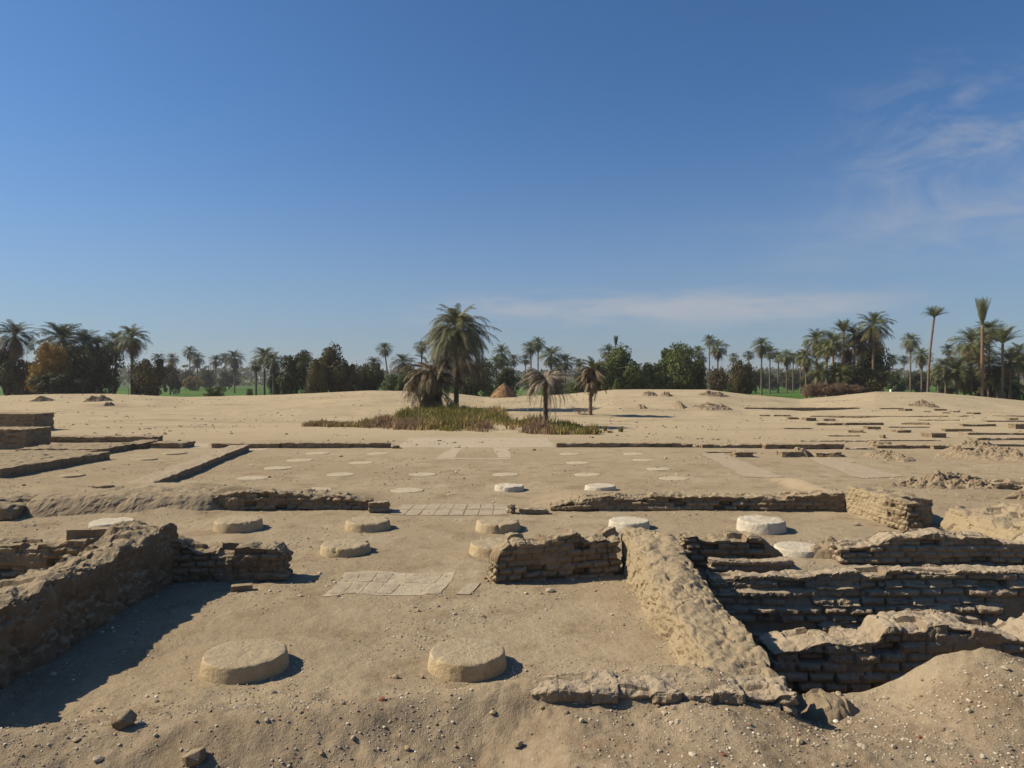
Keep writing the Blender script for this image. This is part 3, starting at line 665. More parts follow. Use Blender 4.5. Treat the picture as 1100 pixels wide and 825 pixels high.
D = [(437, 527, 36, 'flush round stone nearest behind the threshold, left'), (271, 514, 33, 'flush round stone at left before the low brick wall'),
 (340, 526, 32, 'flush round stone mostly hidden by the low left wall'),
 (366, 510, 30, 'flush round stone between the low left wall and centre'), (454, 510, 30, 'flush round stone left of centre in the third row'),
 (543, 510, 28, 'flush round stone on the centre line of the rear hall'), (631, 510, 28, 'flush round stone right of centre in the third row'),
 (724, 514.5, 31, 'flush round stone before the long right wall'), (299, 503, 30, 'flush round stone beside the diagonal wall, nearest'),
 (322, 494.5, 28, 'flush round stone beside the diagonal wall, middle'), (341, 487.3, 25, 'flush round stone in the rear row at left'),
 (388, 497.2, 27, 'flush round stone in the middle left of the rear hall'), (406, 487.5, 24, 'flush round stone in the rear row before the low wall end'),
 (621, 497.3, 25, 'flush round stone right of the pale framed floor'), (612, 487.8, 22, 'flush round stone at the corner of the pale floor, rear row'),
 (681, 487.8, 22, 'flush round stone in the rear row right of centre'), (691, 494.5, 22, 'small flush round stone right of centre'),
 (708, 504, 26, 'faint flush round stone towards the pale diagonal path'),
 (78, 511.5, 24, 'half sunk brown round stone left of the diagonal wall, near'), (158, 493.8, 20, 'half sunk round stone left of the diagonal wall, middle'),
 (188, 487.3, 24, 'half sunk round stone left of the diagonal wall, far')]
for i, (px, py, wp, lb) in enumerate(D):
    x, y = G(px, py)
    column_base(px, py, wp, (0.018 if i < 18 else 0.05) / y * F, lb, 'disc' if i < 18 else 'lime', seed=60 + i, chip=0.2, flare=0.0)

# ------------------------------------------------------------------ paved thresholds
def pavers(name, quad, nu, nv, label, gap=0.05, mat='paver', h=0.02, fade=0.0, seed=0):
    P = [np.array(G(*q)) for q in quad]; rn = random.Random(seed)
    V, Fq = [], []
    for j in range(nv):
        for i in range(nu):
            if rn.random() < fade * (i / nu): continue
            g = gap * (0.7 + 0.6 * rn.random())
            u0, u1 = (i + 0) / nu, (i + 1) / nu; v0, v1 = j / nv, (j + 1) / nv
            m = 5
            base = len(V)
            dz = rn.uniform(-0.003, 0.003) + h
            for b in range(m):
                for a in range(m):
                    uu = u0 + (u1 - u0) * (g / 2 + (1 - g) * a / (m - 1)); vv = v0 + (v1 - v0) * (g / 2 + (1 - g) * b / (m - 1))
                    p = (P[0] * (1 - uu) + P[1] * uu) * (1 - vv) + (P[3] * (1 - uu) + P[2] * uu) * vv
                    V.append((p[0] + rn.uniform(-.008, .008), p[1] + rn.uniform(-.008, .008), zt(p[0], p[1]) + dz))
            for b in range(m - 1):
                for a in range(m - 1):
                    k = base + b * m + a; Fq.append((k + m, k + m + 1, k + 1, k)[::-1] if True else None)
            for ring in ([(a, 0) for a in range(m)], [(m - 1, b) for b in range(m)], [(m - 1 - a, m - 1) for a in range(m)], [(0, m - 1 - b) for b in range(m)]):
                ids = [base + b * m + a for a, b in ring]
                low = len(V)
                for q in ids: V.append((V[q][0], V[q][1], V[q][2] - 0.06))
                for q in range(m - 1): Fq.append((ids[q], ids[q + 1], low + q + 1, low + q))
    me = mesh_np(name, np.array(V), np.array(Fq), False, mats=[M[mat]])
    return tag(obj(name, me), label, 'paving')
drape('path', [(348, 640), (470, 640.5), (490, 615.5), (371, 615.5)], M['disc'], 0.006)
pavers('stone_paving', [(352, 639), (505, 640), (530, 616), (372, 616)], 9, 2, 'worn pale square paving slabs between the two front walls', 0.12, fade=0.8, seed=3, h=0.012)
pavers('stone_paving', [(418, 553.5), (545, 554), (545, 542), (432, 542)], 8, 2, 'pale paving slabs of the threshold between low walls', 0.05, seed=5, h=0.012)

# ------------------------------------------------------------------ loose stones
def stone_geo(rn, size, flat=0.6):
    import itertools
    V = []; 
    ph = (1 + 5 ** .5) / 2
    base = [(-1, ph, 0), (1, ph, 0), (-1, -ph, 0), (1, -ph, 0), (0, -1, ph), (0, 1, ph), (0, -1, -ph), (0, 1, -ph), (ph, 0, -1), (ph, 0, 1), (-ph, 0, -1), (-ph, 0, 1)]
    f = [(0, 11, 5), (0, 5, 1), (0, 1, 7), (0, 7, 10), (0, 10, 11), (1, 5, 9), (5, 11, 4), (11, 10, 2), (10, 7, 6), (7, 1, 8), (3, 9, 4), (3, 4, 2), (3, 2, 6), (3, 6, 8), (3, 8, 9), (4, 9, 5), (2, 4, 11), (6, 2, 10), (8, 6, 7), (9, 8, 1)]
    sx_, sy_ = size * rn.uniform(.7, 1.2), size * rn.uniform(.6, 1.0)
    rz = rn.uniform(0, 6.3); c, s = math.cos(rz), math.sin(rz)
    for b in base:
        k = rn.uniform(0.72, 1.1) / 1.9
        x, y, z = b[0] * sx_ * k, b[1] * sy_ * k, b[2] * size * flat * k
        V.append((x * c - y * s, x * s + y * c, z))
    return V, f
def big_stone(px, py, wpx, label, mat='lime', flat=0.6, name='stone', cat='stone', seed=0, dz=None):
    rn = random.Random(seed); x, y = G(px, py); s = wpx / F * y / 2
    V, f = stone_geo(rn, s, flat)
    me = mesh_np(name, np.array(V), np.array(f), False, mats=[M[mat]])
    o = obj(name, me, loc=(x, y, zt(x, y) + s * flat * 0.45))
    md = o.modifiers.new('soft', 'BEVEL'); md.width = s * 0.05; md.segments = 1
    return tag(o, label, cat)
ST = [(130, 777, 34, 'dark triangular rock on the foreground bank by the wall shadow', 'mud', .75), (591, 636, 11, 'white stone on the floor before the middle brick wall', 'disc', .6),
 (860, 799, 15, 'pale angular stone in the bottom right foreground', 'lime', .7), (927, 806, 13, 'flat whitish stone low in the right foreground', 'disc', .4),
 (961, 808, 9, 'small upright pale stone right of the flat whitish one', 'disc', .8), (557, 808, 13, 'pale stone with dark side at the bottom centre', 'lime', .7),
 (425, 730, 10, 'small pale stone left of the centre front column base', 'lime', .6), (625, 776, 9, 'pale pebble just below the worn brick course', 'disc', .7),
 (582, 767, 8, 'pale stone at the left end of the worn brick course', 'lime', .6), (510, 730, 6, 'little white stone right under the centre front base', 'disc', .7),
 (379, 796, 8, 'small grey white stone in the bottom left centre', 'disc', .7), (437, 810, 9, 'pale pointed stone at the bottom left centre', 'lime', .8),
 (81, 793, 11, 'flat stone casting a dark shadow at bottom left', 'lime', .45), (127, 801, 7, 'white pebble below the triangular rock', 'disc', .6),
 (529, 771, 10, 'tan rounded stone on the slope under the centre base', 'lime', .6), (902, 749, 9, 'pale stone by the lower rim of the pit', 'disc', .6),
 (1042, 770, 9, 'single upright pale stone on the right mound', 'disc', .8), (921, 565, 10, 'round white stone before the recess block', 'disc', .5),
 (979, 761, 11, 'flat pale stone left on the right mound slope', 'lime', .5), (210, 825, 30, 'dark rock cut by the bottom edge at left', 'mud', .7)]
for i, (px, py, wp, lb, mt, fl) in enumerate(ST): big_stone(px, py, wp, lb, mt, fl, seed=i + 5)
# lone brick in front of the left wall end, and one at the left wall top
mud_wall('loose_brick', G(247, 637), G(271, 635), 0.16, zt(*G(258, 635)) + 0.10, 'single dark mud brick lying before the left wall end', 'brick', res=0.015, brick=0, ero=0, topn=0.005, rnd=0.02, bump=0.15, fine=0.3, seed=91)
mud_wall('loose_brick', (-7.9, 13.15), (-7.2, 13.25), 0.3, 0.85, 'brick lying askew on the outer left wall', 'brick', res=0.02, brick=0, ero=0, topn=0.01, rnd=0.02, bump=0.3, fine=0.5, zb=0.55, seed=92)

def gravel():
    rn = random.Random(3); g = np.random.default_rng(5)
    temps = [(np.array(v), np.array(f)) for v, f in (stone_geo(rn, 1.0, 0.6) for _ in range(24))]
    N = 52000
    d = 5.6 * np.exp(g.random(N) ** 1.15 * math.log(34 / 5.6)); tt = g.uniform(-0.75, 0.75, N); x = tt * d
    dens = fbm(x * 0.7, d * 0.7, 0, 3, 77)
    keep = g.random(N) < np.clip(0.42 + 1.7 * dens, 0.03, 1)
    # extra along the foreground slope
    x, d = x[keep], d[keep]
    z = Zt(x, d)
    pitm = (x > 2.5) & (d > 8.0) & (d < 12.4)
    x, d, z = x[~pitm], d[~pitm], z[~pitm]
    size = (0.006 + 0.014 * g.random(len(x)) ** 3.0 + 0.018 * (g.random(len(x)) > 0.985) + 0.03 * (g.random(len(x)) > 0.996)) * (1 + (d - 6) * 0.04)
    Vs, Fs, As = [], [], []; off = 0
    for i in range(len(x)):
        v, f = temps[i % 24]
        Vs.append(v * size[i] + (x[i], d[i], z[i] + size[i] * 0.2)); Fs.append(f + off); off += len(v)
    tone = np.repeat(g.random(len(x)), 12)
    m, t = new_mat('gravel'); tn = t.n('ShaderNodeAttribute', attribute_name='tone').outputs['Fac']
    c = t.mix(t.ramp(tn, 0.0, 1.0), (0.22, 0.165, 0.11), (0.50, 0.42, 0.31)); c = t.mix(t.ramp(tn, 0.93, 0.96), c, (0.66, 0.61, 0.52)); c = t.mix(t.ramp(tn, 0.035, 0.03), c, (0.26, 0.11, 0.06))
    finish(t, c, 0.95)
    me = mesh_np('gravel', np.concatenate(Vs), np.concatenate(Fs), False, tone, mats=[m])
    tag(obj('gravel', me), 'loose gravel and pebbles over the sandy floor', 'gravel', kind='stuff')
gravel()

def clods():
    rn = random.Random(13); g = np.random.default_rng(15)
    temps = [(np.array(v), np.array(f)) for v, f in (stone_geo(rn, 1.0, 0.5) for _ in range(16))]
    N = 9000; d = g.uniform(34, 108, N); x = g.uniform(-0.78, 0.78, N) * d
    keep = fbm(x / 5, d / 3, 0, 4, 88) > 0.12
    x, d = x[keep], d[keep]; z = Zt(x, d); size = 0.03 + 0.13 * g.random(len(x)) ** 3
    Vs, Fs, off = [], [], 0
    for i in range(len(x)):
        v, f = temps[i % 16]; Vs.append(v * size[i] + (x[i], d[i], z[i] + size[i] * .1)); Fs.append(f + off); off += len(v)
    me = mesh_np('earth_clods', np.concatenate(Vs), np.concatenate(Fs), False, np.repeat(g.random(len(x)), 12), mats=[M['mud']])
    tag(obj('earth_clods', me), 'scattered clods of earth over the far sand', 'clods', kind='stuff')
clods()

# ------------------------------------------------------------------ palms
class LB:
    """leaf builder: collects quads"""
    def __init__(s): s.v = []; s.f = []; s.n = 0
    def quad(s, a, b, c, d):
        s.v += [a, b, c, d]; s.f.append((s.n, s.n + 1, s.n + 2, s.n + 3)); s.n += 4
    def mesh(s, name, mats): return mesh_np(name, np.array(s.v), np.array(s.f), False, mats=mats)
def frond(lb, rn, base, az, el, droop, length, leafl, nl, lw, hang=0.4, bare=0.18, rw=0.035):
    """one feather leaf: a curved rachis with paired leaflets"""
    seg = nl; p = np.array(base, float); st = length / seg
    ca, sa = math.cos(az), math.sin(az); side = np.array([-sa, ca, 0.0])
    tw = rn.uniform(-0.35, 0.35)
    for i in range(seg):
        t = i / seg; e = el - droop * t ** 1.25
        fw = np.array([ca * math.cos(e), sa * math.cos(e), math.sin(e)])
        q = p + fw * st
        up = np.cross(fw, side)
        sd2 = side * math.cos(tw * t) + up * math.sin(tw * t)
        wdt = rw * (1 - 0.8 * t)
        lb.quad(p - sd2 * wdt, p + sd2 * wdt, q + sd2 * wdt * .9, q - sd2 * wdt * .9)
        if t > bare:
            ll = leafl * math.sin(math.pi * min(1, 0.18 + 0.80 * (t - bare) / (1 - bare))) ** 0.7 * rn.uniform(.85, 1.1)
            for s_ in (-1, 1):
                dr = fw * 0.75 + sd2 * s_ * 0.85 + up * rn.uniform(-.1, .35)
                dr = dr / np.linalg.norm(dr)
                mid = p + dr * ll * 0.55 + np.array([0, 0, -hang * ll * 0.12]); tip = p + dr * ll + np.array([0, 0, -hang * ll * 0.55])
                wv = fw * lw
                lb.quad(p - wv, p + wv, mid + wv * .8, mid - wv * .8); lb.quad(mid - wv * .8, mid + wv * .8, tip + wv * .15, tip - wv * .15)
        p = q
def crown_proto(name, live, dead, seed, nl=16):
    """live / dead: lists of (count, el range, droop range, length range, leaf length, leaf width, hang) """
    rn = random.Random(seed); out = []
    for k, spec in (('crown', live), ('dead_fronds', dead)):
        lb = LB()
        for (cnt, e0, e1, d0, d1, l0, l1, ll, lw, hg) in spec:
            a0 = rn.uniform(0, 6.28)
            for i in range(cnt):
                az = a0 + i * 2.39996 + rn.uniform(-.25, .25); e = R(rn.uniform(e0, e1))
                b = (math.cos(az) * 0.12, math.sin(az) * 0.12, -0.25 * (1 - (e / 1.6)) * 0.8)
                frond(lb, rn, b, az, e, R(rn.uniform(d0, d1)), rn.uniform(l0, l1), ll, nl, lw, hg)
        out.append(lb.mesh(name + '_' + k, [M['palm'] if k == 'crown' else M['dead']]) if lb.f else None)
    return out
# unit: crown about 5 m wide
P = {}
for s in range(3):
    P['full%d' % s] = crown_proto('full', [(18, 50, 85, 60, 95, 2.2, 2.9, .62, .055, .4), (26, 15, 55, 60, 100, 2.6, 3.3, .68, .055, .5), (24, -30, 15, 40, 75, 2.4, 3.1, .66, .055, .8)], [(16, -70, -25, 20, 40, 1.8, 2.6, .55, .05, 1.0)], 10 + s)
for s in range(2):
    P['skirt%d' % s] = crown_proto('skirt', [(18, 45, 85, 60, 100, 2.3, 2.9, .62, .055, .4), (28, 5, 50, 70, 110, 2.6, 3.4, .68, .055, .6), (16, -35, 5, 40, 80, 2.4, 3.2, .66, .055, .8)], [(44, -80, -20, 20, 60, 2.2, 3.6, .55, .055, 1.1)], 20 + s)
P['vase'] = crown_proto('vase', [(22, 55, 85, 15, 50, 2.6, 3.1, .6, .055, .2), (20, 30, 60, 30, 65, 2.6, 3.1, .6, .055, .3)], [], 30)
P['upright'] = crown_proto('upright', [(26, 76, 88, -3, 6, 3.3, 3.8, .42, .045, .0)], [], 31)
P['young'] = crown_proto('young', [(26, 40, 85, 45, 90, 2.6, 3.5, .7, .055, .4), (34, 0, 45, 40, 90, 2.5, 3.2, .7, .055, .5), (20, -40, 0, 40, 70, 2.2, 3.0, .6, .055, .7)], [(14, -60, 0, 30, 60, 2.0, 2.8, .5, .05, .8)], 32)
P['small'] = crown_proto('small', [(14, 40, 80, 60, 95, 2.3, 2.8, .6, .08, .4), (18, 0, 40, 50, 80, 2.4, 2.9, .6, .08, .6)], [], 33, 10)

def trunk_mesh(p0, p1, r0, r1, bend=0.0, seg=10, rings=14, seed=0, lumpy=0.12, mat='trunk'):
    rn = random.Random(seed); V = []; p0 = Vector(p0); p1 = Vector(p1); d = p1 - p0
    ba = rn.uniform(0, 6.28)
    for k in range(rings + 1):
        t = k / rings; c = p0 + d * t + Vector((math.cos(ba), math.sin(ba), 0)) * bend * math.sin(math.pi * t)
        rr = (r0 + (r1 - r0) * t ** 0.8) * (1 + (0.35 * math.exp(-t * 14))) * (1 + (lumpy if k % 2 else -lumpy) * 0.5)
        for a in range(seg):
            th = 6.28318 * a / seg; q = rr * (1 + rn.uniform(-lumpy, lumpy) * 0.5)
            V.append((c.x + math.cos(th) * q, c.y + math.sin(th) * q, c.z))
    Fq = []
    for k in range(rings):
        for a in range(seg):
            b = (a + 1) % seg; Fq.append((k * seg + a, k * seg + b, (k + 1) * seg + b, (k + 1) * seg + a))
    top = rings * seg
    for a in range(0, seg // 2 - 1): Fq.append((top + a, top + a + 1, top + seg - 2 - a, top + seg - 1 - a))
    return mesh_np('trunk', np.array(V), np.array(Fq), True, mats=[M[mat]])

def ground_at(x, y):
    return max(zt(x, y), FIELD_Z) if y < 130 else FIELD_Z
def palm(px, ytop, wpx, kind, label, d=None, base=None, lean=0.0, tk='trunk', green='palm', group='date palms beyond the sand', cw=5.2, trunkw=0.24, bend=0.0, seed=0, sz=1.0, dead='dead', name='palm_tree', rotz=None):
    """ytop: photo row of the crown top; wpx: crown width; base: photo row of the foot (gives the distance) """
    if base: bx, y = G(px + lean, base)
    elif d: y = d
    else: y = min(max(cw * F / wpx, 124), 430)
    wpx = wpx * 1.15; s = wpx / F * y / 5.2
    x = (px - 550) / F * y; xb = (px + lean - 550) / F * y
    zg = ground_at(xb, y)
    up = {'full': 2.25, 'skirt': 2.2, 'vase': 2.55, 'upright': 3.6, 'young': 2.7, 'small': 2.0}[kind.rstrip('0123456789')]
    if kind == 'upright': s = wpx / F * y / 1.5
    ztop = CAM_H - (ytop - HY) / F * y; zc = max(ztop - up * s * sz, zg + 0.3)
    root = empty(name, (xb, y, zg), label, 'palm tree', group)
    cr, dd = P[kind]; rr = random.Random(hash((px, ytop)) & 0xffff)
    rz = rr.uniform(0, 6.28)
    o = obj('crown', cr, root, (x - xb, 0, zc - zg)); o.scale = (s, s, s * sz); o.rotation_euler = (0, 0, rz)
    o.material_slots[0].link = 'OBJECT'; o.material_slots[0].material = M[green]
    if dd:
        o2 = obj('dead_fronds', dd, root, (x - xb, 0, zc - zg)); o2.scale = (s, s, s * sz); o2.rotation_euler = (0, 0, rz)
        o2.material_slots[0].link = 'OBJECT'; o2.material_slots[0].material = M[dead]
    tw = trunkw * (0.8 + 0.2 * s)
    obj('trunk', trunk_mesh((0, 0, -0.3), (x - xb, 0, zc - zg), tw, tw * 0.8, bend, seed=int(px), rings=16, mat=tk), root)
    return root

T = [  # px, top row, width px, kind, label, options
 (16, 341, 38, 'skirt0', 'tall dark palm at the far left edge above dark bushes', dict(green='palmdark')),
 (67, 341, 46, 'full0', 'broad bushy palm above the orange bush', dict(d=128, green='palmdark')),
 (90, 351, 36, 'full1', 'dark palm right of the broad bushy palm', dict(d=132, green='palmdark')),
 (104, 357, 26, 'full2', 'smaller dark palm half sunk in the left thicket', dict(d=135, green='palmdark')),
 (125, 353, 26, 'skirt1', 'palm with thin leaning trunk in the left group', dict(d=134, lean=-2, green='palmdark')),
 (142, 346, 32, 'skirt0', 'palm with brown hanging fronds at the right end of the left group', dict(d=128)),
 (170, 378, 14, 'full0', 'small distant palm behind the olive tree', dict(green='palmdark')),
 (185, 378, 13, 'skirt1', 'small distant palm alone right of the olive tree', dict(green='palmdark')),
 (204, 370, 14, 'skirt0', 'distant palm with narrow dark crown, left of a pair', dict(green='palmdark')),
 (212, 377, 15, 'skirt1', 'distant palm low right of the narrow dark one', dict(green='palmdark')),
 (224, 392, 5, 'small', 'tiniest distant palm over the yellow bush', dict(d=420, green='palmdark')),
 (232, 380, 14, 'full1', 'left palm of the clump of three over the green field', dict(green='palmdark')),
 (242, 377, 14, 'full2', 'middle palm of the clump of three over the green field', dict(green='palmdark')),
 (252, 374, 20, 'skirt0', 'right and widest palm of the clump of three over the field', dict(d=240, green='palmdark')),
 (284, 370, 24, 'full0', 'taller palm of the close pair at the field edge', dict(d=150)),
 (294, 376, 22, 'skirt1', 'lower palm of the close pair at the field edge', dict(d=148)),
 (275, 384, 14, 'young', 'low pale palm leaning out left of the close pair', dict(d=155)),
 (328, 375, 14, 'full1', 'small palm head rising behind the dark round tree', dict(green='palmdark')),
 (401.6, 381, 16, 'full2', 'palm head with ragged fronds above the brown thicket', dict(d=200, green='palmdark')),
 (413, 366, 17, 'full0', 'thin trunked palm standing tall left of the big palm', dict(d=230, lean=6)),
 (433, 377, 24, 'skirt0', 'bushy dark palm between the thin one and the big palm', dict(d=190, green='palmdark')),
 (453, 364, 16, 'full2', 'palm peeping out left of the big central palm', dict(d=200)),
 (539, 367, 18, 'skirt1', 'narrow shaggy palm just right of the big central palm', dict(d=180, sz=1.4)),
 (552, 379, 14, 'full0', 'left palm of the small pair behind the straw stack', dict(green='palmdark')),
 (564.5, 379, 13, 'full1', 'right palm of the small pair behind the straw stack', dict(green='palmdark')),
 (570, 364, 18, 'full2', 'leaning palm left of the twin tall ones above the dead palm', dict(d=210, lean=1)),
 (578, 360, 15, 'skirt0', 'tallest thin palm above the dead palm', dict(d=220)),
 (592, 369, 25, 'full0', 'dense palm straight behind the dead palm', dict(d=165)),
 (607, 378, 20, 'full1', 'palm right of the dense one behind the dead palm', dict(d=190, green='palmdark')),
 (622, 383, 13, 'full2', 'small palm left of the short brown palm', dict(green='palmdark')),
 (654, 368, 19, 'skirt1', 'palm growing behind the first round green tree', dict(d=185)),
 (661.5, 360, 4.5, 'upright', 'pole like palm with closed crown above the round green tree', dict(d=190, green='palmdark')),
 (750, 370, 14, 'full1', 'left thin palm right of the big green trees', dict(d=230)),
 (755, 381, 9, 'skirt0', 'drooping dead looking palm beside the thin one', dict(d=230, green='palmdark')),
 (762, 358, 14, 'full0', 'slim tall palm right of the big green trees', dict(d=240)),
 (771, 363, 20, 'skirt1', 'shaggy palm with brown skirt beside the slim tall one', dict(d=200)),
 (804.5, 375, 12, 'full2', 'small palm left of the tall one above the right field', dict(green='palmdark')),
 (818, 360, 20, 'skirt0', 'tallest palm of the row above the right field', dict(d=190)),
 (827, 370, 16, 'full1', 'palm close behind the tallest one of the field row', dict(d=220)),
 (836, 375, 15, 'full2', 'first of the four even palms in the field row', dict(d=240)),
 (845, 374, 17, 'skirt1', 'second of the four even palms in the field row', dict(d=230)),
 (852, 377, 13, 'full0', 'third of the four even palms in the field row', dict(d=250)),
 (860, 375, 16, 'full1', 'fourth of the four even palms in the field row', dict(d=235)),
 (877, 351, 27, 'skirt1', 'round headed palm at the left of the thick right clump', dict(d=135)),
 (895, 352, 26, 'young', 'pale feathery palm with red trunk in the right clump', dict(d=128, tk='trunkred')),
 (906, 343, 24, 'vase', 'upright headed palm in the middle of the right clump', dict(d=132, tk='trunkred')),
 (917, 347, 24, 'full2', 'palm with orange trunk in the right clump', dict(d=133, tk='trunkred')),
 (938, 331, 35, 'skirt0', 'tallest spreading palm of the right clump', dict(d=131)),
 (931, 370, 26, 'full1', 'dark palm under the tallest spreading one', dict(d=140, green='palmdark')),
 (881, 384, 24, 'young', 'low young palm over the red scrub', dict(d=128)),
 (948, 388, 20, 'young', 'low bushy young palm at the right end of the clump', dict(d=132)),
 (959, 379, 13, 'full0', 'small palm between the clump and the slim pair', dict(green='palmdark')),
 (971, 380, 12, 'full2', 'faint small palm left of the slim pair', dict(green='palmdark')),
 (978, 356, 19, 'skirt1', 'slim tall palm left of the lone curved palm', dict(d=220)),
 (990, 371, 20, 'skirt0', 'shaggy palm between the slim tall and the curved palm', dict(d=200)),
 (1003.5, 329, 25, 'vase', 'lone tall palm with curved trunk and trimmed crown', dict(d=150, lean=-7, tk='trunkred', bend=0.3, sz=0.8)),
 (1018.5, 368, 14, 'full1', 'small dark palm head between curved and tied palms', dict(green='palmdark')),
 (1016, 381, 26, 'full0', 'low broad palm under the small dark head', dict(d=140)),
 (1028, 377, 34, 'young', 'very bushy low palm left of the tied palm', dict(d=128)),
 (1043, 350, 36, 'skirt1', 'large arching palm behind the tied palm, left side', dict(d=130, tk='trunkred')),
 (1062, 340, 28, 'full2', 'dark palm behind the tied palm, right side', dict(d=134)),
 (1055, 319, 11, 'upright', 'tall palm with crown tied into an upright brush', dict(d=126, tk='trunkred', trunkw=0.27)),
 (1077, 349, 34, 'vase', 'palm with spreading upright fronds right of the tied one', dict(d=128)),
 (1085, 371, 32, 'full1', 'bushy palm below the spreading one near the right edge', dict(d=130)),
 (1062, 378, 28, 'skirt0', 'shaggy low palm behind the tied palm trunk', dict(d=133)),
 (866, 372, 22, 'skirt0', 'brownish palm at the far left of the thick right clump', dict(d=140)),
 (888, 362, 24, 'full1', 'yellow green palm between the round headed and the pale one', dict(d=131)),
 (911, 362, 26, 'skirt1', 'shaggy palm in the heart of the right clump', dict(d=136)),
 (926, 356, 24, 'full0', 'palm left of the tallest spreading one', dict(d=134)),
 (903, 388, 24, 'young', 'young palm at the foot of the right clump', dict(d=127)),
 (1008, 388, 20, 'skirt0', 'low shaggy palm at the foot of the curved one', dict(d=160)),
 (1036, 388, 28, 'young', 'young palm low at the left of the tied trunk', dict(d=131)),
 (1052, 362, 30, 'full0', 'broad green palm right behind the tied trunk', dict(d=138)),
 (1072, 388, 28, 'young', 'young palm low at the right of the tied trunk', dict(d=132)),
 (1094, 366, 24, 'skirt1', 'brown skirted palm beside the one cut by the edge', dict(d=145)),
 (788, 378, 11, 'full1', 'small distant palm head behind the olive tree at right', dict()),
 (533, 380, 18, 'full2', 'leafy palm low beside the shaggy one near the big palm', dict(d=170)),
 (545, 386, 16, 'skirt0', 'low dark palm above the straw stack', dict(d=175, green='palmdark')),
 (599, 388, 16, 'full0', 'low palm between the dense one and the dead palm', dict(d=200, green='palmdark')),
 (1100, 379, 24, 'full0', 'palm cut by the right edge of the view', dict(d=140)),
]
for i, (px, yt, wp, kd, lb, op) in enumerate(T): palm(px, yt, wp, kd, lb, **op)

# the three palms standing on the sand, built with more fronds
def hero_palm(name, px, base, ztop_row, label, live, dead, trunkw, toprow_trunk, lean=0, lmat='palmbig', dmat='dead', nl=26, seed=0, tk='trunk', lumpy=0.15, bend=0.0, cat='palm tree', wide=1.0):
    x, y = G(px, base); zg = zt(x, y); xt = (px + lean - 550) / F * y
    zc = CAM_H - (toprow_trunk - HY) / F * y
    root = empty(name, (x, y, zg), label, cat)
    rn = random.Random(seed)
    for nm, spec, mt in (('crown', live, lmat), ('dead_fronds', dead, dmat)):
        if not spec: continue
        lb = LB()
        for (cnt, e0, e1, d0, d1, l0, l1, ll, lw, hg, zoff) in spec:
            a0 = rn.uniform(0, 6.28)
            for i in range(cnt):
                az = a0 + i * 2.39996 + rn.uniform(-.3, .3); e = R(rn.uniform(e0, e1))
                frond(lb, rn, (math.cos(az) * trunkw * .6, math.sin(az) * trunkw * .6, rn.uniform(-zoff, 0)), az, e, R(rn.uniform(d0, d1)), rn.uniform(l0, l1), ll, nl, lw, hg, rw=0.03)
        obj(nm, lb.mesh(nm, [M[mt]]), root, (xt - x, 0, zc - zg)).scale = (wide, wide, 1)
    obj('trunk', trunk_mesh((0, 0, -0.3), (xt - x, 0, zc - zg), trunkw, trunkw * .85, bend, seg=14, rings=40, seed=seed, lumpy=lumpy, mat=tk), root)
    return root
# big palm: crown about 8.5 m wide, 9 m deep with its skirt
hero_palm('palm_tree', 490, 439, 322, 'large central palm with long grey green drooping fronds',
          [(26, 45, 86, 60, 105, 2.6, 3.9, .75, .055, .6, .5), (44, 10, 60, 80, 125, 3.8, 5.2, .8, .055, .8, .8), (80, -20, 35, 70, 115, 4.2, 6.4, .8, .06, 1.0, 2.0)],
          [(110, -65, 15, 40, 100, 3.8, 7.0, .6, .055, 1.3, 2.8)], 0.27, 350, lean=1, seed=4, wide=0.82)
hero_palm('palm_tree', 470, 439, 375, 'old brown shaggy palm clump under the large central palm',
          [(10, 30, 80, 60, 100, 2.2, 3.0, .6, .05, .6, .4)],
          [(60, -30, 60, 60, 125, 2.6, 4.2, .6, .06, 1.3, 1.5), (60, -75, 0, 30, 70, 3.0, 4.9, .55, .06, 1.3, 2.4)], 0.45, 396, lean=-7, lmat='deaddark', dmat='deaddark', seed=5)
hero_palm('dead_palm', 586, 459, 397, 'dead grey brown palm with bare hanging fronds on the grass', [],
          [(48, 10, 75, 80, 140, 1.4, 2.1, .32, .03, 1.2, .3), (22, -10, 45, 85, 120, 2.2, 3.2, .24, .025, 1.4, .6), (14, -60, 0, 40, 80, 2.4, 3.4, .16, .02, 1.4, .6)], 0.19, 407, lean=0, dmat='deadgrey', seed=6, lumpy=0.25)
hero_palm('palm_tree', 634, 446, 382, 'short palm with brown skirt standing on bare sand',
          [(16, 35, 85, 60, 100, 1.2, 1.7, .5, .03, .5, .2)],
          [(46, -40, 50, 70, 125, 1.1, 1.9, .40, .045, 1.2, .5), (40, -78, -20, 20, 50, 1.6, 2.5, .4, .045, 1.2, .8)], 0.19, 396, lean=3.5, lmat='palm', dmat='dead', seed=7, lumpy=0.3, bend=0.15, tk='trunkred')
# palm seedling
x, y = G(622, 445)
lb = LB(); rn = random.Random(8)
for i in range(9): frond(lb, rn, (0, 0, 0), i * 2.4, R(rn.uniform(30, 75)), R(rn.uniform(30, 70)), rn.uniform(.9, 1.5), .35, 14, .03, .3)
o = obj('palm_seedling', lb.mesh('palm_seedling', [M['deadgrey']]), None, (x, y, zt(x, y)))
tag(o, 'small dry palm seedling left of the short palm', 'seedling')

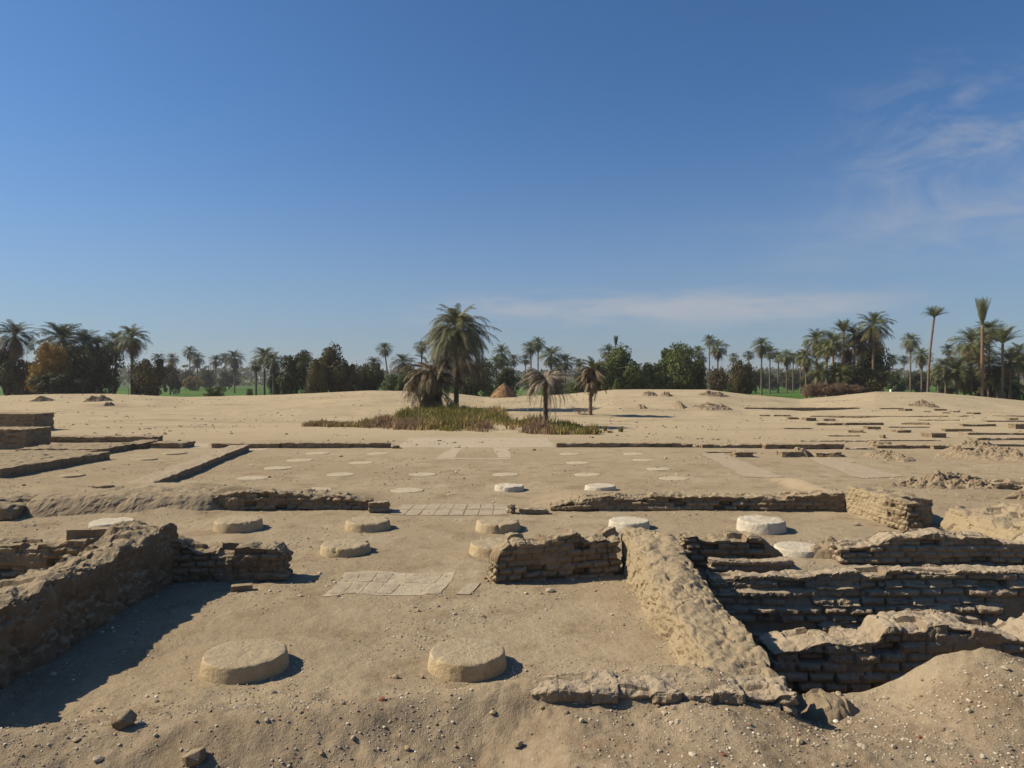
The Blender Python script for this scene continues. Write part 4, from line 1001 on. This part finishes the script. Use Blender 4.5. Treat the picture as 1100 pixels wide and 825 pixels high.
# ------------------------------------------------------------------ broadleaf trees and bushes
def crown_blob(seed, n=15000, leaf=0.055, nblob=36, flat=1.0, twiggy=0.0):
    """foliage in a unit box (-.5...5, 0..1): many little leaf faces gathered in uneven clumps"""
    g = np.random.default_rng(seed)
    cs = []
    while len(cs) < nblob:
        p = g.uniform(-1, 1, 3)
        if np.linalg.norm(p) < 1 and np.linalg.norm(p) > 0.25: cs.append(p * np.array([.37, .37, .37]) * (1 if p[2] < 0 else g.uniform(.7, 1.12)) + np.array([0, 0, .52]))
    cs = np.array(cs); rad = .07 + .14 * g.random(nblob) ** 1.3
    k = g.integers(0, nblob, n); d = g.normal(size=(n, 3)); d /= np.linalg.norm(d, axis=1)[:, None]
    rr = rad[k] * (0.35 + 0.65 * g.random(n) ** 0.4) * (1 + twiggy * (g.random(n) > .92) * g.random(n))
    c = cs[k] + d * rr[:, None]
    a = g.normal(size=(n, 3)); a /= np.linalg.norm(a, axis=1)[:, None]
    b = np.cross(a, d + 0.3 * g.normal(size=(n, 3))); b /= np.linalg.norm(b, axis=1)[:, None]
    sz = leaf * g.uniform(.5, 1.15, n)[:, None]
    V = np.stack([c - a * sz * .5, c + b * sz * .32, c + a * sz * .5, c - b * sz * .32], 1).reshape(-1, 3)
    return mesh_np('foliage', V, np.arange(n * 4).reshape(-1, 4), False, mats=[M['bushgreen']])
BL = [crown_blob(200 + i, leaf=0.05) for i in range(4)] + [crown_blob(210 + i, n=11000, leaf=0.045, nblob=34, twiggy=1.5) for i in range(2)]
def tree(px, ytop, ybase, wpx, mat, label, d=None, proto=0, cat='tree', group='broadleaf trees beyond the sand', name='broadleaf_tree', depth=None, low=0.0, trunk=True):
    y = d; x = (px - 550) / F * y; zg = ground_at(x, y)
    W = wpx / F * y; zt_ = CAM_H - (ytop - HY) / F * y; zb = max(zg, CAM_H - (ybase - HY) / F * y) if low else zg
    H = zt_ - zb
    root = empty(name, (x, y, zg), label, cat, group)
    o = obj('crown', BL[proto], root, (0, 0, zb - zg + (0.02 if not low else 0))); o.scale = (W * 1.15, (depth or W) * 1.0, H * 1.12)
    o.location.z -= 0.06 * H
    o.rotation_euler = (0, 0, 0); o.material_slots[0].link = 'OBJECT'; o.material_slots[0].material = M[mat]
    if trunk:
        rn = random.Random(int(px)); Vv, Ff, off = [], [], 0
        ends = [((0, 0, -0.2), (rn.uniform(-.3, .3), 0, H * .4), .035 * W * .6 + .1, .02 * W + .05)]
        for k in range(5):
            an = rn.uniform(0, 6.28); ends.append(((0, 0, H * .22), (math.cos(an) * W * .3, math.sin(an) * W * .3, H * rn.uniform(.5, .8)), .02 * W + .04, .03))
        for (a, b, r0, r1) in ends:
            mm = trunk_mesh(a, b, r0, r1, 0.1, 8, 6, seed=k, lumpy=.1)
            n = len(mm.vertices); co = np.zeros(n * 3, np.float32); mm.vertices.foreach_get('co', co)
            Vv.append(co.reshape(-1, 3)); ff = np.array([tuple(p.vertices) for p in mm.polygons]); Ff.append(ff + off); off += n
            bpy.data.meshes.remove(mm)
        obj('trunk', mesh_np('trunk', np.concatenate(Vv), np.concatenate(Ff), True, mats=[M['bark']]), root)
    return root
TR = [
 (6, 377, 426, 44, 'bushdark', 'dark bush mass at the far left edge under the tall palm', dict(d=124, proto=0)),
 (32, 383, 426, 40, 'bushdark', 'dark low bush left of the orange one', dict(d=126, proto=1)),
 (52, 366, 412, 42, 'bushochre', 'orange ochre bush among dark trees on the left', dict(d=120.5, proto=4)),
 (84, 370, 426, 50, 'bushdark', 'large very dark thicket tree under the left palms', dict(d=125, proto=2)),
 (108, 372, 426, 40, 'bushdark', 'dark thicket tree at the right end of the left group', dict(d=127, proto=3)),
 (62, 399, 427, 54, 'bushdark', 'low black green bush in front of the thicket', dict(d=118.5, proto=1)),
 (160, 378, 424, 40, 'busholive', 'olive leafy tree with visible stem at the left field', dict(d=126, proto=5)),
 (183, 393, 418, 24, 'bushbrown', 'brownish bush right of the olive leafy tree', dict(d=210, proto=0)),
 (207, 403, 416, 20, 'bushochre', 'yellowish bush under the narrow distant palm', dict(d=290, proto=1)),
 (222, 396, 416, 22, 'bushdark', 'distant dark bush right of the yellowish one', dict(d=340, proto=2)),
 (230, 415.5, 425, 22, 'bushgreen', 'low dark shrub on the field edge at left', dict(d=121, proto=3, cat='shrub', name='shrub')),
 (268, 417, 425, 9, 'bushgreen', 'tiny shrub on the field edge by the palm pair', dict(d=121, proto=2, cat='shrub', name='shrub')),
 (318, 380, 420, 38, 'bushdark', 'dark rounded tree right of the palm pair', dict(d=130, proto=3)),
 (340, 384, 424, 28, 'busholive', 'olive tree in front of the brown thicket', dict(d=124, proto=4)),
 (356, 376, 424, 44, 'busholive', 'tall olive brown tree left of centre', dict(d=126, proto=0)),
 (374, 386, 424, 30, 'bushbrown', 'brown tree at the right side of the olive brown one', dict(d=128, proto=1)),
 (397, 384, 422, 36, 'bushdark', 'dark brown tree with ragged top near the thin palm', dict(d=130, proto=5)),
 (424, 402, 421, 36, 'bushgreen', 'low green bushes left of the big palm', dict(d=140, proto=2)),
 (512, 388, 424, 40, 'bushdark', 'dark tree right behind the big central palm', dict(d=128, proto=3)),
 (545, 392, 424, 26, 'bushdark', 'dark bush behind the straw stack', dict(d=150, proto=1)),
 (597, 405, 424, 20, 'bushgreen', 'bright green bush behind the dead palm', dict(d=135, proto=1, cat='shrub', name='shrub')),
 (614, 411, 424, 20, 'bushgreen', 'green shrub left of the short brown palm', dict(d=125, proto=2, cat='shrub', name='shrub')),
 (644, 392, 421, 26, 'bushdark', 'shaded bush between short palm and round green tree', dict(d=130, proto=0)),
 (667, 377, 421, 50, 'bushgreen', 'first round green tree right of the short palm', dict(d=126, proto=0)),
 (699, 386, 421, 40, 'bushgreen', 'middle lower green tree of the three', dict(d=127, proto=1)),
 (727, 369, 421, 50, 'bushgreen', 'highest domed green tree of the three', dict(d=128, proto=2)),
 (747, 387, 421, 26, 'bushdark', 'dark green lobe right of the domed tree', dict(d=130, proto=3)),
 (772, 390, 421, 24, 'bushbrown', 'brown dark bush under the shaggy palm', dict(d=140, proto=5)),
 (794, 385, 421, 32, 'busholive', 'olive tree with leaning stem by the right field', dict(d=130, proto=4)),
 (850, 398, 417, 34, 'bushdark', 'dark thicket behind the palms of the right field row', dict(d=300, proto=2)),
 (826, 402, 417, 26, 'bushdark', 'dark low thicket at the left end of the field row', dict(d=300, proto=0)),
 (930, 390, 422, 44, 'busholive', 'tangled olive bush at the foot of the right clump', dict(d=128, proto=5)),
 (937, 366, 396, 36, 'bushdark', 'dark leafy tree behind the tallest spreading palm', dict(d=138, proto=2)),
 (984, 398, 418, 34, 'bushdark', 'dark low bush behind the slim pair of palms', dict(d=240, proto=1)),
 (1050, 398, 422, 40, 'busholive', 'olive undergrowth behind the tied palm', dict(d=136, proto=0)),
 (147, 400, 424, 12, 'bushgreen', 'green bush between the left group and the olive leafy tree', dict(d=145, proto=2)),
 (202, 399, 417, 20, 'bushdark', 'distant dark bush left of the yellowish one', dict(d=360, proto=0)),
 (246, 398, 416, 24, 'bushdark', 'distant dark bush behind the clump of three palms', dict(d=350, proto=3)),
 (300, 396, 420, 24, 'bushdark', 'dark bush just right of the close palm pair', dict(d=150, proto=1)),
 (440, 398, 421, 30, 'bushgreen', 'dark green bush at the left foot of the brown palm clump', dict(d=135, proto=0)),
 (572, 398, 418, 26, 'bushdark', 'distant dark thicket behind the twin tall palms', dict(d=240, proto=2)),
 (626, 400, 420, 24, 'bushdark', 'dark thicket directly behind the short brown palm', dict(d=180, proto=3)),
 (812, 398, 417, 22, 'bushgreen', 'green bush right of the olive tree by the right field', dict(d=240, proto=3)),
 (872, 396, 418, 28, 'bushdark', 'dark bush at the left foot of the thick right clump', dict(d=200, proto=1)),
 (905, 388, 420, 40, 'bushdark', 'shadowy thicket in the middle of the thick right clump', dict(d=142, proto=3)),
 (962, 401, 418, 24, 'bushgreen', 'green bush right of the thick right clump', dict(d=200, proto=0)),
 (1016, 398, 420, 30, 'bushdark', 'dark bush at the foot of the small dark palm head', dict(d=170, proto=2)),
 (1074, 396, 422, 36, 'bushdark', 'shadowy thicket under the spreading palm', dict(d=145, proto=3)),
 (1083, 405, 424, 34, 'bushgreen', 'green bushes near the right edge on the field', dict(d=140, proto=1)),
]
for i, (px, yt, yb, wp, mt, lb_, op) in enumerate(TR): tree(px, yt, yb, wp, mt, lb_, **op)
for i, (px, yt, wp, lb_) in enumerate([(870, 412, 20, 'red brown dry scrub at the left foot of the right clump'), (884, 409, 24, 'red brown dry scrub below the pale feathery palm'), (902, 411, 22, 'red brown dry scrub under the upright headed palm'), (918, 412, 22, 'red brown dry scrub at the right foot of the clump')]):
    tree(px, yt, 425, wp, 'scrub', lb_, d=118, proto=4 + i % 2, cat='scrub', name='dry_scrub', group='red dry scrub under the right palms', trunk=False)

# far woods beyond the fields: one mass of palms and trees
def far_woods():
    g = np.random.default_rng(31); Vs = []; n = 26000
    x0 = g.uniform(-1.0, 1.0, n); d = g.uniform(720, 1150, n); x = x0 * d
    h = (15 + 9 * fbm(x / 45, d / 300, 0, 4, 91)) * np.sqrt(g.random(n)); h = np.maximum(h, 0.5)
    c = np.stack([x, d, FIELD_Z + h], -1)
    a = g.normal(size=(n, 3)); a /= np.linalg.norm(a, axis=1)[:, None]; b = np.cross(a, g.normal(size=(n, 3))); b /= np.linalg.norm(b, axis=1)[:, None]
    s = g.uniform(1.4, 3.2, n)[:, None]
    V = np.stack([c - a * s, c + b * s * .6, c + a * s, c - b * s * .6], 1).reshape(-1, 3)
    me = mesh_np('far_woods', V, np.arange(n * 4).reshape(-1, 4), False, mats=[M['bushdark']])
    tag(obj('far_woods', me), 'far dark line of woods beyond the green fields', 'woods', kind='stuff')
far_woods()
def field_hedges():
    g = np.random.default_rng(33); n = 30000
    d = g.uniform(500, 720, n); x = g.uniform(-1.0, 1.0, n) * d
    dens = fbm(x / 30, d / 60, 0, 3, 95); keep = dens > -0.05; x, d, dens = x[keep], d[keep], dens[keep]; n = len(x)
    h = np.maximum((2.5 + 12 * dens + 4 * fbm(x / 7, d / 40, 0, 3, 96)) * np.sqrt(g.random(n)), 0.3)
    c = np.stack([x, d, FIELD_Z + h], -1)
    a = g.normal(size=(n, 3)); a /= np.linalg.norm(a, axis=1)[:, None]; b = np.cross(a, g.normal(size=(n, 3))); b /= np.linalg.norm(b, axis=1)[:, None]
    s_ = g.uniform(.7, 1.6, n)[:, None]
    V = np.stack([c - a * s_, c + b * s_ * .6, c + a * s_, c - b * s_ * .6], 1).reshape(-1, 3)
    me = mesh_np('field_hedges', V, np.arange(n * 4).reshape(-1, 4), False, mats=[M['bushgreen']])
    tag(obj('field_hedges', me), 'broken green hedges and thickets between the fields', 'hedges', kind='stuff')
field_hedges()

# ------------------------------------------------------------------ grass patch around the palms
def grass():
    rn = np.random.default_rng(17)
    lo = [(318, 458.5), (380, 459), (430, 462), (540, 465), (600, 466.5), (636, 466.5)]
    hi = [(318, 457), (370, 455.5), (400, 452), (425, 447), (440, 443), (535, 443), (548, 452), (575, 457), (620, 459), (636, 464)]
    V, Fq, A = [], [], []; n = 0
    N = 2300
    for i in range(N):
        px = rn.uniform(318, 637); a = np.interp(px, [p[0] for p in lo], [p[1] for p in lo]); b = np.interp(px, [p[0] for p in hi], [p[1] for p in hi])
        py = rn.uniform(b, a)
        y = CAM_H * F / (py - HY); x = (px - 550) / F * y
        dn = float(fbm(x * .5, y * .3, 0, 4, 5, .6))
        if px < 400 and dn < -0.05: continue
        if dn < -0.25: continue
        z = 0.0; hgt = 0.30 + 0.9 * dn + rn.uniform(-.12, .30) * (1.4 if rn.random() < .15 else 1)
        if py > a - 2.2: hgt *= 0.7
        if 533 < px < 546 and py < 450: hgt *= 1.5
        zc = zt(x, y)
        tone = np.clip(0.5 + 0.9 * float(fbm(x * .22, y * .1, 0, 3, 9)) + (0.25 if (py - b) > (a - b) * .55 else -0.2) + rn.uniform(-.15, .15), 0, 1)
        for k in range(16):
            bx, by = x + rn.normal() * .18, y + rn.normal() * .3; an = rn.uniform(0, 6.28); w_ = rn.uniform(.012, .03) * 1.4
            h = hgt * rn.uniform(.5, 1.1); lx, ly = rn.normal() * .16 * h, rn.normal() * .16 * h
            cx, cy = math.cos(an) * w_, math.sin(an) * w_
            V += [(bx - cx, by - cy, zc - .05), (bx + cx, by + cy, zc - .05), (bx + lx * .6 + cx, by + ly * .6 + cy, zc + h * .6), (bx + lx * .6 - cx, by + ly * .6 - cy, zc + h * .6),
                  (bx + lx * 1.6, by + ly * 1.6, zc + h), (bx + lx * 1.6 + .005, by + ly * 1.6, zc + h)]
            Fq += [(n, n + 1, n + 2, n + 3), (n + 3, n + 2, n + 5, n + 4)]; n += 6; A += [tone] * 6
    m, t = new_mat('reed_grass'); tn = t.n('ShaderNodeAttribute', attribute_name='tone').outputs['Fac']
    c = t.mix(t.ramp(tn, 0.25, 0.6), (0.205, 0.180, 0.050), (0.33, 0.245, 0.090)); c = t.mix(t.ramp(tn, 0.6, 0.95), c, (0.31, 0.205, 0.115))
    finish(t, c, 0.9, transl=0.15)
    me = mesh_np('reed_grass', np.array(V), np.array(Fq), False, np.array(A), mats=[m])
    tag(obj('reed_grass', me), 'patch of olive and brown reed grass around the palms', 'grass', kind='stuff')
    return m
GM = grass()
def tuft(px, py, hpx, wpx, label, seed, mt=GM, dark=0.3):
    rn = random.Random(seed); x, y = G(px, py); z = zt(x, y); V, Fq = [], []; n = 0; H = hpx / F * y; W = wpx / F * y
    for k in range(140):
        a = rn.uniform(0, 6.28); r = rn.random() ** .5 * W * .3; bx, by = math.cos(a) * r, math.sin(a) * r; h = H * rn.uniform(.5, 1.0) * (1 - .3 * r / (W * .5))
        an = rn.uniform(0, 6.28); c, s = math.cos(an) * .025, math.sin(an) * .025; l = rn.uniform(.1, .5) * W * .5
        V += [(bx - c, by - s, -.05), (bx + c, by + s, -.05), (bx + math.cos(a) * l + c * .2, by + math.sin(a) * l + s * .2, h), (bx + math.cos(a) * l - c * .2, by + math.sin(a) * l - s * .2, h)]
        Fq.append((n, n + 1, n + 2, n + 3)); n += 4
    me = mesh_np('grass_tuft', np.array(V), np.array(Fq), False, np.full(n, dark), mats=[mt])
    tag(obj('grass_tuft', me, None, (x, y, z)), label, 'grass tuft')
tuft(667, 464, 6, 6, 'dark grass tuft alone on the sand, rightmost', 1)
tuft(650, 463, 7, 5, 'dark grass tuft between the patch end and the rightmost tuft', 2, dark=0.7)
tuft(655, 465, 3, 7, 'low brown tuft touching the middle one on the sand', 3, dark=0.9)
tuft(643, 465, 4, 9, 'low tuft at the very end of the grass patch', 4)
tuft(537, 448, 10, 18, 'round dark green reed clump at the back of the grass', 5, dark=0.15)

# straw stack
def stack():
    y = 107.0; x = (541 - 550) / F * y; n = 40; s = 48; W = 29 / F * y / 2; H = CAM_H - (412 - HY) / F * y - zt(x, y)
    V, Fq = [], []
    for k in range(n + 1):
        t = k / n; r = W * ((1 - t) ** 0.8 * .85 + .14 * (1 - t ** 4))
        for a in range(s):
            th = 6.2832 * a / s; f = float(fbm(math.cos(th) * 4, math.sin(th) * 4, t * 1.6, 4, 15))
            q = r * (1 + .34 * f + .07 * math.sin(a * 2.7) * (1 - t)); V.append((math.cos(th) * q, math.sin(th) * q, -0.4 + (H + .4) * t + .1 * f))
    for k in range(n):
        for a in range(s):
            b = (a + 1) % s; Fq.append((k * s + a, k * s + b, (k + 1) * s + b, (k + 1) * s + a))
    root = empty('straw_stack', (x, y, zt(x, y)), 'orange brown cone shaped stack of dry reeds at the sand edge', 'straw stack')
    obj('heap', mesh_np('heap', np.array(V), np.array(Fq), False, mats=[M['straw']]), root)
    rn = random.Random(4); lb = LB()
    for i in range(900):
        th = rn.uniform(0, 6.28); t = rn.random(); r = W * ((1 - t) ** .8 * .85 + .14 * (1 - t ** 4)); l = rn.uniform(.5, 1.4)
        p = np.array([math.cos(th) * r * 1.04, math.sin(th) * r * 1.04, H * t]); dn = np.array([math.cos(th) * .5 + rn.uniform(-.2, .2), math.sin(th) * .5 + rn.uniform(-.2, .2), -.85]) * l
        sd_ = np.array([-math.sin(th), math.cos(th), 0]) * .035; lb.quad(p - sd_, p + sd_, p + dn + sd_, p + dn - sd_)
    obj('loose_reeds', lb.mesh('loose_reeds', [M['straw']]), root)
stack()

# small pale blocks and fence posts in the fields, building at the right edge
def box_mesh(name, x0, x1, y0, y1, z0, z1, mat):
    V = [(x, y, z) for z in (z0, z1) for (x, y) in ((x0, y0), (x1, y0), (x1, y1), (x0, y1))]
    Fq = [(3, 2, 1, 0), (4, 5, 6, 7), (0, 1, 5, 4), (1, 2, 6, 5), (2, 3, 7, 6), (3, 0, 4, 7)]
    return mesh_np(name, np.array(V, float), np.array(Fq), False, mats=[mat])
WHT = mat_flat('whitewash', (0.62, 0.60, 0.50), (0.70, 0.68, 0.58), 1.0)
for px, wp, hp, lb_ in ((958, 3.2, 4, 'left of two pale blocks standing in the right field'), (963, 4, 4.6, 'right and larger of two pale blocks in the right field')):
    y = 230.0; x = (px - 550) / F * y; wd = wp / F * y; hh = hp / F * y + .9
    r_ = empty('pale_block', (x, y, FIELD_Z), lb_, 'block')
    obj('wall', box_mesh('wall', -wd / 2, wd / 2, -.5, .5, -.1, hh * .9, WHT), r_)
    obj('cap', box_mesh('cap', -wd / 2 - .06, wd / 2 + .06, -.56, .56, hh * .9, hh, WHT), r_)
y = 210.0; x = (1100 - 550) / F * y
r_ = empty('field_building', (x, y, FIELD_Z), 'small yellowish flat roofed building at the right edge of the field', 'building')
YB = mat_flat('yellow_wall', (0.38, 0.34, 0.20), (0.44, 0.39, 0.25), 0.6)
obj('wall', box_mesh('wall', -3.2, 3.2, 0, 5, -.2, 3.0, YB), r_)
obj('roof', box_mesh('roof', -3.4, 3.4, -.2, 5.2, 3.0, 3.2, mat_flat('roof_mud', (0.25, .2, .14), (.3, .24, .17), 1)), r_)
obj('door', box_mesh('door', -.5, .5, -.06, 0, -.1, 2.1, M['bark']), r_)
wood = mat_flat('post_wood', (0.10, 0.08, 0.06), (0.17, 0.14, 0.10), 8)
POST = mesh_np('fence_post', *(lambda m: (m[0], m[1]))(( lambda v, f: (np.array(v), np.array(f)))([(math.cos(a * 1.0472) * r, math.sin(a * 1.0472) * r, z) for z, r in ((-.3, .05), (1.05, .045)) for a in range(6)] + [(0, 0, 1.1)] * 6, [(a, (a + 1) % 6, 6 + (a + 1) % 6, 6 + a) for a in range(6)] + [(6 + a, 6 + (a + 1) % 6, 12 + (a + 1) % 6, 12 + a) for a in range(6)])), False, mats=[wood])
for i, px in enumerate((7, 23, 39, 55, 71, 89, 104, 121, 290 - 152)):
    y = 113.0; x = (px - 550) / F * y
    tag(obj('fence_post', POST, None, (x, y, zt(x, y))), 'thin wooden fence post at the sand edge before the left thicket', 'fence post', 'thin fence posts along the left sand edge')

# ------------------------------------------------------------------ haze
def haze():
    m, t = new_mat('haze')
    pv = t.n('ShaderNodeVolumePrincipled', {'Color': (0.93, 0.91, 0.96, 1), 'Density': 0.0002, 'Anisotropy': 0.2})
    t.n('ShaderNodeOutputMaterial', {'Volume': pv.outputs[0]})
    me = box_mesh('haze', -5200, 5200, -60, 7100, -3.0, 34, m)
    o = tag(obj('haze', me), 'thin pale haze over the plain', 'haze', kind='stuff'); o.display_type = 'WIRE'
haze()
